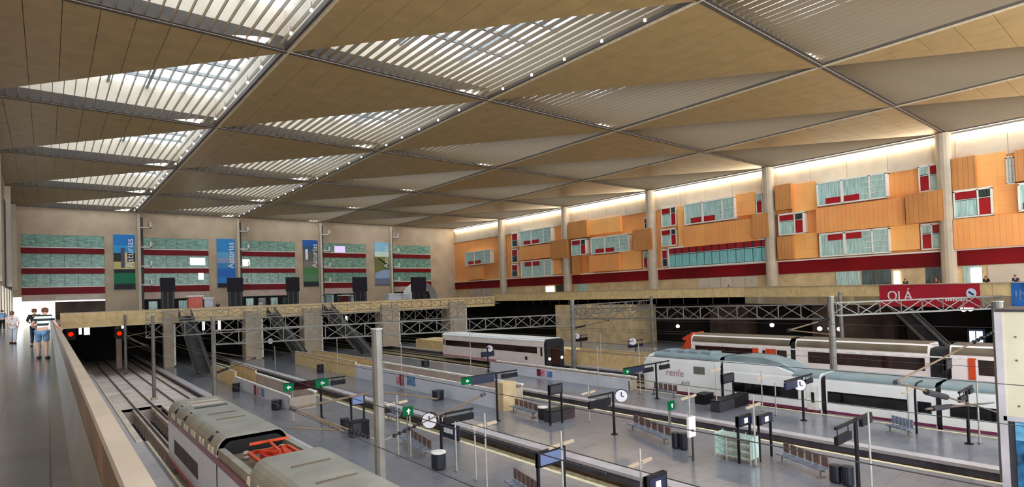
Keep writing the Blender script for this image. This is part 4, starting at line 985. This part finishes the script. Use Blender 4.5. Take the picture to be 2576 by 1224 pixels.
# ================================================================ CREAM TOWER AT THE RIGHT EDGE
tw = thing('lift_tower', 'tall cream panelled tower with blue poster, at the right frame edge', 'tower', (28.4, 2.6, PL))
B(27.02, 29.6, -1.0, 4.58, -3.45, .36).build('upper_cladding', M['panel_cream'], tw)
B(27.1, 29.6, -1.0, 4.5, PL, -3.45).build('lower_core', M['steel_dk'], tw)
B(26.98, 27.08, 4.5, 4.72, PL, .45).build('corner_post', M['coping'], tw)
B(26.98, 29.6, -1.0, 4.6, -3.62, -3.45).build('ledge', M['coping'], tw)
B(26.96, 29.7, -1.05, 4.7, .36, .45).build('top_rail', M['steel_dk'], tw)
for z in (-.55, -1.4, -3.05): MB().tube((26.99, 4.15, z), (27.02, 4.15, z), .035, 8).build('fixing', M['rust'], tw)
m = mat('blue_dark_crowd_poster', '#0f1c2c', .25, 0, .3, 2.6, col2='#2f6f9c'); B(27.05, 27.1, -.9, 4.3, PL+.3, -3.65).build('poster', m, tw)
B(27.04, 27.05, -.9, 4.3, -4.3, -3.65).build('poster_sky', mat('poster_sky_blue', '#5f9fc4', .25, var=.15), tw)
for i in range(5): MB().lathe((27.04, 3.9-i*.75, -4.9-.25*(i % 2)), [(.02, -.22), (.2, -.1), (.22, .05), (.1, .25)], 10).build('poster_figure', M['navy'], tw)

# ================================================================ BANNERS, DISPLAY BOARDS AND STANDS OF THE UPPER LEVEL
def onpar(x, y):   # point on the right hand parapet plane between (65.3,20.8) and (59.8,8.6)
    d = ray(x, y); ax, ay, bx, by = 65.3, 20.8, 59.8, 8.6; ex, ey = bx-ax, by-ay; den = d.x*ey-d.y*ex; t = (ax*ey-ay*ex)/den; return EYE+d*t
P0 = onpar(2213, 718); P1 = onpar(2465, 715); zb = -1.0
def bannerpar(name, lab, P0, P1, z0, z1, m):
    o = thing(name, lab, 'banner', ((P0.x+P1.x)/2, (P0.y+P1.y)/2, z0)); d = Vector((P1.x-P0.x, P1.y-P0.y, 0)).normalized(); n = Vector((-d.y, d.x, 0)); n = n if n.x < 0 else -n
    a = Vector((P0.x, P0.y, 0))+n*.03; b = Vector((P1.x, P1.y, 0))+n*.03
    vs = [(*(a).xy, z0), (*(b).xy, z0), (*(b+n*.05).xy, z0), (*(a+n*.05).xy, z0)]; vs = vs+[(v[0], v[1], z1) for v in vs]
    MB().poly(vs, [(0,3,2,1),(4,5,6,7),(0,1,5,4),(1,2,6,5),(2,3,7,6),(3,0,4,7)]).build('cloth', M[m], o)
    return o, d, n, a+n*.06, b+n*.06
o, d, n, a, b = bannerpar('red_banner', 'long red banner with white lettering hung on the right parapet', P0, P1, -1.0, 1.1, 'ban_red')
rz = math.atan2(d.y, d.x); L = (b-a).length
text('lettering', 'OLÁ', 1.35, M['txt_w'], o, a+d*L*.23+Vector((0, 0, .0)), (R90, 0, rz))
for q in range(9): MB().obox(a+d*(L*.70+q*.22)+Vector((0, 0, -.32)), .13, .02, .2 if q % 3 else .28, rz).build('small_print', M['tr_pink'], o)
c = a+d*L*.93+Vector((0, 0, .25)); MB().tube(c, c+n*.02, .42, 20).build('emblem', M['tr_lav'], o); MB().obox(c+n*.03, .5, .02, .14, rz, .6).build('emblem_bar', M['navy'], o)
P2 = onpar(2545, 712); P3 = onpar(2700, 710)
o, d, n, a, b = bannerpar('blue_banner', 'blue banner on the right parapet above the cream tower', P2, P3, -1.0, 1.15, 'ban_blue')
text('lettering', 'IN', 1.2, M['poster_b'], o, a+d*.8, (R90, 0, math.atan2(d.y, d.x)))
# vertical tourism banners on the far piers
VB = [('green-footed vertical banner with dark tower picture, first far pier from left', 8.65, 11.65, 4.55, 13.8, [(0, '#20242a'), (.085, '#1c3a3a'), (.1, '#12704a'), (.29, '#1b2320'), (.36, '#c9b777'), (.5, '#2a2f22'), (.66, '#2f95cf'), (.8, '#1d78c4'), (1, '#1562ab')]),
      ('blue sea vertical banner, second far pier from left', 24.4, 27.5, 4.55, 13.6, [(0, '#151b26'), (.08, '#2f7fc8'), (.2, '#2569b8'), (.38, '#3c83b8'), (.5, '#8a98bb'), (.6, '#5f9fc4'), (.72, '#2c86c4'), (1, '#2f66a8')]),
      ('green valley vertical banner, third far pier from left', 40.3, 43.4, 4.4, 13.9, [(0, '#1c2428'), (.1, '#5d7f5c'), (.24, '#4b7a48'), (.4, '#7c7266'), (.55, '#5b5a50'), (.75, '#2c5068'), (.86, '#1d56a4'), (1, '#234f94')]),
      ('pale mountain vertical banner, fourth far pier from left', 56.1, 59.6, 4.4, 13.9, [(0, '#6a7086'), (.15, '#8fa5c6'), (.35, '#5d6a40'), (.5, '#7a7b34'), (.66, '#cfe2d6'), (.78, '#8fc2d6'), (1, '#74a0bd')])]
for lab, x0, x1, z0, z1, bands in VB:
    o = thing('tourism_banner', lab, 'banner', ((x0+x1)/2, YF, z0), 'tall banners on the far piers')
    bb = [(p*(z1-z0), c) for p, c in bands]
    for (p, c), (p2, _) in zip(bb, bb[1:]): pass
    B(x0, x1, YF-.14, YF-.08, z0, z1).build('cloth', banded('tourism_print', bb), o, origin=((x0+x1)/2, YF, z0))
    B(x0-.04, x1+.04, YF-.17, YF-.07, z1, z1+.12).build('top_bar', M['steel_lt'], o); B(x0-.04, x1+.04, YF-.17, YF-.07, z0-.1, z0).build('bottom_bar', M['steel_dk'], o)
    text('lettering', 'Asturias', 1.5, M['txt_w'], o, (x1-.7, YF-.16, z0+(z1-z0)*.66), (0, -R90, -R90) if False else (R90, -R90, 0), .005)
    if 'tower' in lab: B(x0+1.0, x0+1.55, YF-.16, YF-.14, z0+3.6, z0+7.0).build('printed_tower', M['navy'], o); B(x0+1.55, x0+1.9, YF-.16, YF-.14, z0+3.4, z0+6.2).build('printed_tower_side', M['stone_y'], o)
    if 'mountain' in lab: MB().prism([(x0, z0+6.2), (x1-.3, z0+4.5), (x0+2, z0+3.4), (x0, z0+2.6)], 'y', YF-.16, YF-.14).build('printed_hill', mat('olive_print', '#6f7030', .6), o); MB().bar((x0+.9, YF-.15, z0+5.9), (x1-.6, YF-.15, z0+4.6), .02, .3).build('printed_roof', M['black'], o)
    if 'valley' in lab: B(x0+.5, x0+1.0, YF-.16, YF-.14, z0+5.4, z0+7.6).build('printed_fall', M['txt_w'], o)
# dark display boards on the bridge
for i, (xl, xr, yt, yb, z0, lab) in enumerate(((402, 440, 698, 772, .2, 'tall black departure board beside the grey escalator'), (571, 611, 698, 765, .2, 'black departure board second from left on the bridge'), (719, 752, 697, 757, .2, 'black departure board third from left on the bridge'),
                                    (887, 922, 697, 750, .2, 'black departure board fourth from left on the bridge'), (1034, 1070, 697, 748, .2, 'black departure board rightmost on the bridge'))):
    p = at_Y(xl, yt, 94.2); q = at_Y(xr, yt, 94.2); o = thing('departure_board', lab, 'board', ((p.x+q.x)/2, 94.2, 0), 'black departure boards on the bridge')
    zl = at_Y(xl, yt+36, 94.2).z
    B(p.x, q.x, 94.0, 94.4, zl, p.z).build('casing', M['black'], o); B(p.x+.1, q.x-.1, 93.96, 94.0, zl+.1, p.z-.1).build('panel', M['board'], o)
    for t in (.15, .5, .85): x = p.x+(q.x-p.x)*t; B(x-.08, x+.08, 94.12, 94.28, 0, zl).build('leg', M['steel_dk'], o)
    B(p.x+.1, q.x-.1, 94.16, 94.24, .1, zl).build('screen_skirt', M['black'], o)
# kiosks and stands behind the bridge parapet
def kiosk(x0, x1, yt, lab, m, Yk=99, roof='hoard_rim', h=None):
    p = at_Y(x0, yt, Yk); q = at_Y(x1, yt, Yk); z = max(1.6, p.z); o = thing('kiosk', lab, 'kiosk', ((p.x+q.x)/2, Yk, 0), 'small stands on the bridge concourse')
    B(p.x, q.x, Yk-.6, Yk+.8, 0, z-.2).build('counter', M[m], o); B(p.x-.2, q.x+.2, Yk-.8, Yk+1, z-.2, z).build('canopy', M[roof], o)
kiosk(473, 507, 743, 'stand with white canopy over bright red front', 'tr_or'); kiosk(512, 533, 748, 'small white stand right of the red one', 'hoard'); kiosk(857, 873, 741, 'small maroon stand with white label', 'tr_red')
kiosk(975, 1005, 738, 'white parked-car-like stand before the mountain banner', 'hoard'); kiosk(818, 832, 741, 'small green planter-like stand by the third far pier', 'tr_teal', roof='far_glass'); kiosk(880, 890, 741, 'small pale teal stand beside the maroon one', 'teal')
# white tent dome
o = thing('tent', 'white arched tent before the pale mountain banner', 'tent', (61.5, 105, 0))
g = MB(); n = 8
for i in range(n):
    a0, a1 = math.pi*i/n, math.pi*(i+1)/n
    g.poly([(61.5+3.6*math.cos(a0), 104, .6+3.9*math.sin(a0)), (61.5+3.6*math.cos(a1), 104, .6+3.9*math.sin(a1)), (61.5+3.6*math.cos(a1), 107, .6+3.9*math.sin(a1)), (61.5+3.6*math.cos(a0), 107, .6+3.9*math.sin(a0))], [(0,1,2,3)])
g.build('vault', M['hoard_rim'], o)
for x in (57.95, 65.05): 
    for yy in (104, 107): MB().tube((x, yy, 0), (x, yy, .7), .06, 6).build('leg', M['steel'], o)
B(58, 61.6, 104.5, 104.6, .5, 3.6).build('side_curtain', M['hoard'], o)
# white light boxes and red signals under the bridge
for x0, x1, y0, y1, nm in ((198, 206, 816, 840, 'narrow'), (211, 226, 815, 841, 'wide'), (306, 314, 815, 836, 'single')):
    p = at_Y(x0, y0, 110); q = at_Y(x1, y1, 110); o = thing('light_box', '%s white glowing light box under the bridge at left' % nm, 'light', ((p.x+q.x)/2, 110, q.z), 'white light boxes under the bridge')
    B(p.x, q.x, 110, 110.15, q.z, p.z).build('panel', M['wht_e'], o); B(p.x, q.x, 110.15, 110.3, q.z, -1.0).build('hanger', M['steel_dk'], o)
for x, y, nm in ((178, 840, 'left'), (300, 838, 'right')):
    p = at_Y(x, y, 100); o = thing('signal', 'glowing red railway signal under the bridge, %s one' % nm, 'signal', (p.x, 100, p.z), 'red signals under the bridge')
    MB().tube((p.x, 99.9, p.z), (p.x, 99.7, p.z), .3, 16).build('lens', M['red_e'], o); B(p.x-.55, p.x+.55, 99.9, 100.1, p.z-.8, p.z+.7).build('backplate', M['black'], o); B(p.x-.08, p.x+.08, 100.0, 100.1, p.z+.7, -1.02).build('bracket', M['steel_dk'], o)
for i, (x, y, Yp, lab) in enumerate(((512, 815, 96, 'left of the second bridge column'), (552, 815, 96, 'right of the first platform pole'), (652, 815, 96, 'right of the second bridge column'), (847, 803, 96, 'between third and fourth bridge columns'), (872, 803, 96, 'left of the fourth bridge column'))):
    p = at_Y(x, y, Yp); o = thing('hanging_lamp', 'white glowing tube lamp under the bridge, %s' % lab, 'lamp', (p.x, Yp, -1.0), 'tube lamps under the bridge')
    B(p.x-.16, p.x+.16, Yp, Yp+.2, p.z-.9, p.z+.6).build('tube', M['wht_e'], o); B(p.x-.05, p.x+.05, Yp+.05, Yp+.12, p.z+.6, -1.0).build('rod', M['steel'], o)
for i, (x, y, lab) in enumerate(((1942, 817, 'left of the thick right-hand pole'), (1705, 820, 'over the orange nose'), (1595, 836, 'left of the orange nose'), (2424, 777, 'left of pair under red banner'), (2441, 776, 'right of pair under red banner'), (2062, 826, 'behind the thick pole'), (2089, 826, 'just right of the thick pole'), (2112, 827, 'second right of the thick pole'))):
    p = at_X(x, y, 73.5); o = thing('globe_lamp', 'small white glowing lamp in the dark undercroft, %s' % lab, 'lamp', (p.x, p.y, p.z), 'small lamps in the right undercroft')
    MB().lathe((p.x, p.y, p.z-.25), [(.1, 0), (.27, .12), (.27, .38), (.1, .5)], 10).build('globe', M['wht_e'], o); B(p.x-.04, p.x+.04, p.y-.04, p.y+.04, p.z+.25, -.9).build('rod', M['steel_dk'], o)
p = at_X(2438, 832, 73.5); q = at_X(2472, 862, 73.5); o = thing('lit_screen', 'bright white-blue lit screen in the undercroft beside the cream tower', 'screen', (73.5, p.y, q.z))
B(73.5, 73.7, q.y, p.y, q.z, p.z).build('display', M['screen_lit'], o); B(73.7, 73.9, q.y-.2, p.y+.2, PL, p.z+.2).build('casing', M['navy'], o); B(73.44, 73.5, (p.y+q.y)/2-.04, (p.y+q.y)/2+.04, q.z, p.z).build('divider', M['navy'], o)
p = at_X(2282, 790, 76.3); q = at_X(2310, 822, 76.3); o = thing('orange_poster', 'dim orange poster high on the dark undercroft wall', 'poster', (76.3, p.y, q.z)); B(76.3, 76.4, q.y, p.y, q.z, p.z).build('sheet', M['tr_or'], o); B(76.4, 76.6, q.y-.1, p.y+.1, PL, p.z+.1).build('frame', M['brown_wall'], o)

# ================================================================ PEOPLE
def skinned(name, pts, edges, mat_, parent, root=0, sub=1):
    me = bpy.data.meshes.new(name); po = parent_loc(parent)
    me.from_pydata([p[0] for p in pts], edges, []); me.materials.append(mat_)
    o = bpy.data.objects.new(name, me); COL.objects.link(o); o.parent = parent
    bpy.context.view_layer.objects.active = o
    sm = o.modifiers.new('skin', 'SKIN'); sm.use_smooth_shade = True
    for i, v in enumerate(me.skin_vertices[0].data): v.radius = pts[i][1] if isinstance(pts[i][1], tuple) else (pts[i][1], pts[i][1]); v.use_root = (i == root)
    o.modifiers.new('sub', 'SUBSURF').levels = sub; o.modifiers['sub'].render_levels = sub
    return o
def figure(lab, loc, face, shirt, pants, hair, h=1.74, lean=0., arms='down', shorts=False, stride=.12, fingers=False, extra=None):
    """local frame: the figure looks along +Y, feet at z = 0"""
    o = thing('person', lab, 'person', loc); k = h/1.75
    L = lean
    P = lambda x, y, z: (x*k, y*k, z*k)
    hip = P(0, 0, .95); chest = P(0, .12+L*.35, 1.32-L*.05); neck = P(0, .16+L*.6, 1.50-L*.1); head0 = P(0, .18+L*.7, 1.57-L*.12); head1 = P(0, .2+L*.76, 1.68-L*.12)
    sh = [P(s*.19, .13+L*.5, 1.44-L*.09) for s in (-1, 1)]
    if arms == 'down': el = [P(s*.26, .1, 1.14) for s in (-1, 1)]; hd = [P(s*.25, .2, .88) for s in (-1, 1)]
    elif arms == 'rail': el = [P(-.34, .30, 1.12), P(.33, .30, 1.10)]; hd = [P(-.22, .46, 1.0), P(.40, .52, .98)]
    else: el = [P(s*.27, .2, 1.16) for s in (-1, 1)]; hd = [P(s*.16, .42, 1.1) for s in (-1, 1)]
    fy = stride
    kn = [P(-.11, fy*.6, .5), P(.11, -fy*.3+.05, .5)]; an = [P(-.12, fy-.05, .09), P(.13, -fy-.02, .09)]; to = [P(-.13, fy+.13, .045), P(.15, -fy+.15, .045)]
    pts = [(hip, (.15*k, .11*k)), (P(0, .04+L*.1, 1.1), (.135*k, .1*k)), (chest, (.165*k, .11*k)), (neck, .055*k), (head0, (.07*k, .08*k)), (head1, (.078*k, .095*k)), (P(0, .2+L*.78, 1.745-L*.12), (.05*k, .06*k))]
    ed = [(0, 1), (1, 2), (2, 3), (3, 4), (4, 5), (5, 6)]
    for s in (0, 1):
        i = len(pts); pts += [(sh[s], .055*k), (el[s], .042*k), (hd[s], .03*k)]; ed += [(2, i), (i, i+1), (i+1, i+2)]
        j = len(pts); sgn = -1 if s == 0 else 1
        dv = (Vector(hd[s])-Vector(el[s])).normalized(); palm = Vector(hd[s])+dv*.06*k; pts.append((tuple(palm), (.036*k, .018*k))); ed.append((i+2, j))
        if fingers:
            side = dv.cross(Vector((0, 0, 1))).normalized()
            for f, ln in enumerate((.06, .072, .068, .052)):
                a = palm+side*((f-1.5)*.02*k); b = a+dv*ln*k*.6+Vector((0, 0, -.008)); c = b+dv*ln*k*.5+Vector((0, 0, -.022))
                q = len(pts); pts += [(tuple(b), .009), (tuple(c), .008)]; ed += [(j, q), (q, q+1)]
            q = len(pts); a = palm-dv*.02*k-side*sgn*.03*k; pts += [(tuple(a+dv*.03-side*sgn*.015), .011)]; ed += [(j, q)]
        i = len(pts); lh = P(-.1 if s == 0 else .1, 0, .9)
        pts += [(lh, .095*k), (kn[s], .062*k), (an[s], .04*k), (to[s], (.045*k, .028*k))]; ed += [(0, i), (i, i+1), (i+1, i+2), (i+2, i+3)]
    skinned('body', pts, ed, M['skin'], o)
    # shirt
    sp = [(P(0, .01, .98), (.165*k, .125*k)), (P(0, .04+L*.1, 1.1), (.16*k, .12*k)), (chest, (.185*k, .13*k)), (P(0, .15+L*.55, 1.46-L*.09), (.09*k, .075*k))]; se = [(0, 1), (1, 2), (2, 3)]
    for s in (0, 1):
        i = len(sp); mid = tuple((Vector(sh[s])+Vector(el[s]))/2); sp += [(sh[s], .078*k), (mid, .07*k)] + ([] if shorts else [(el[s], .06*k)]); se += [(2, i), (i, i+1)] + ([] if shorts else [(i+1, i+2)])
    skinned('shirt', sp, se, shirt, o)
    pp_ = [(P(0, 0, .95), (.168*k, .125*k))]; pe = []
    for s in (0, 1):
        i = len(pp_); lh = P(-.1 if s == 0 else .1, 0, .88); pp_ += [(lh, .115*k)]; pe += [(0, i)]
        if shorts: m_ = tuple(Vector(lh)*.12+Vector(kn[s])*.88); pp_ += [(m_, .095*k)]; pe += [(i, i+1)]
        else: pp_ += [(kn[s], .08*k), (tuple(Vector(an[s])+Vector((0, 0, .04))), .065*k)]; pe += [(i, i+1), (i+1, i+2)]
    skinned('shorts' if shorts else 'trousers', pp_, pe, pants, o)
    hc = Vector(head1); MB().lathe((hc.x, hc.y-.012, hc.z-.04), [(.075*k, -.05), (.102*k, .0), (.103*k, .06), (.085*k, .11), (.03*k, .135)], 12).build('hair', hair, o, origin=parent_loc(o)) if False else None
    g = MB().lathe((hc.x, hc.y-.015, hc.z-.03), [(.07*k, -.07), (.1*k, -.02), (.104*k, .05), (.085*k, .1), (.03*k, .125)], 12)
    me = bpy.data.meshes.new('hair'); me.from_pydata(g.v, [], g.f); me.materials.append(hair); [setattr(p, 'use_smooth', True) for p in me.polygons]
    ho = bpy.data.objects.new('hair', me); COL.objects.link(ho); ho.parent = o
    # face
    f = MB(); fy_ = hc.y+.088*k
    g = MB().poly([(hc.x-.012, fy_, hc.z-.01), (hc.x+.012, fy_, hc.z-.01), (hc.x, fy_+.025, hc.z-.035), (hc.x, fy_, hc.z+.02)], [(0,1,2),(0,2,3),(1,3,2),(0,3,1)])
    me = bpy.data.meshes.new('nose'); me.from_pydata(g.v, [], g.f); me.materials.append(M['skin']); no = bpy.data.objects.new('nose', me); COL.objects.link(no); no.parent = o
    for s in (0, 1):
        t = Vector(to[s]); a = Vector(an[s]); g = MB(); c = (t+a)/2+Vector((0, .01, -.03)); g.obox((c.x, c.y+.01, .04), .1*k, .29*k, .08)
        me = bpy.data.meshes.new('shoe'); me.from_pydata(g.v, [], g.f); me.materials.append(M['shoe']); so = bpy.data.objects.new('shoe', me); COL.objects.link(so); so.parent = o
        bv = so.modifiers.new('b', 'BEVEL'); bv.width = .025; bv.segments = 2
    o.rotation_euler = (0, 0, face); return o
def stripes():
    m = bpy.data.materials.new('black_and_white_striped_shirt'); m.use_nodes = True; nt = m.node_tree; N = nt.nodes; L = nt.links; b = N['Principled BSDF']; b.inputs['Roughness'].default_value = .9
    tc = N.new('ShaderNodeTexCoord'); sp = N.new('ShaderNodeSeparateXYZ'); L.new(tc.outputs['Object'], sp.inputs[0])
    ma = N.new('ShaderNodeMath'); ma.operation = 'MULTIPLY'; ma.inputs[1].default_value = 1/.16; L.new(sp.outputs[2], ma.inputs[0])
    fr = N.new('ShaderNodeMath'); fr.operation = 'FRACT'; L.new(ma.outputs[0], fr.inputs[0]); gt = N.new('ShaderNodeMath'); gt.operation = 'GREATER_THAN'; gt.inputs[1].default_value = .5; L.new(fr.outputs[0], gt.inputs[0])
    mx = N.new('ShaderNodeMix'); mx.data_type = 'RGBA'; mx.inputs[6].default_value = lin('#26332f'); mx.inputs[7].default_value = lin('#e9f2ee'); L.new(gt.outputs[0], mx.inputs[0]); L.new(mx.outputs[2], b.inputs['Base Color']); return m
figure('man in black-and-white striped shirt and light blue shorts leaning on the parapet', (-.16, 25.0, 0), -.18, stripes(), M['denim'], M['hair'], 1.76, .35, 'rail', True, .1, True)
figure('distant person in dark clothes just beyond the striped man', (-.45, 33.5, 0), .1, M['black'], M['navy'], M['hair'], 1.72, .2, 'hold')
figure('distant person in pale clothes walking on the walkway', (-1.35, 38, 0), 2.9, M['tr_pink'], M['hoard'], M['hair'], 1.6, .0, 'down', False, .2)
figure('distant person in lilac clothes by the glazed doors at left', (-2.75, 48, 0), 3.0, mat('lilac_cloth', '#a48fc4', .9), M['navy'], M['hair'], 1.7, .0, 'down', False, .2)
figure('farthest person in dark trousers near the bright exit', (-2.9, 62, 0), 0, M['poster_b'], M['black'], M['hair'], 1.7, .0, 'down', False, .15)
for x, y, Xp, sh_, lab in ((2357, 694, 72.5, 'tr_red', 'person in dark red top at the right concourse rail, above the red banner'), (2482, 690, 70.5, 'black', 'person in black at the right concourse rail near the blue banner'), (2556, 690, 70, 'navy', 'person in navy at the right concourse rail, frame edge'),
                           (1836, 724, 75, 'navy', 'person in navy before the long pale shutter on the right concourse'), (2280, 708, 74, 'brown_wall', 'person in brown behind the left end of the red banner')):
    p = at_X(x, y, Xp); figure(lab, (Xp, p.y, 0), 1.4, M[sh_], M['black'], M['hair'], 1.7, .1, 'down')
for x, lab in ((655, 'person in white standing on the bridge between second and third boards'), (548, 'person in black beside the second board on the bridge')):
    p = at_Y(x, 760, 95.5); figure(lab, (p.x, 95.5, 0), 2.8, M['hoard'] if x == 655 else M['black'], M['navy'], M['hair'], 1.75, .0, 'down')
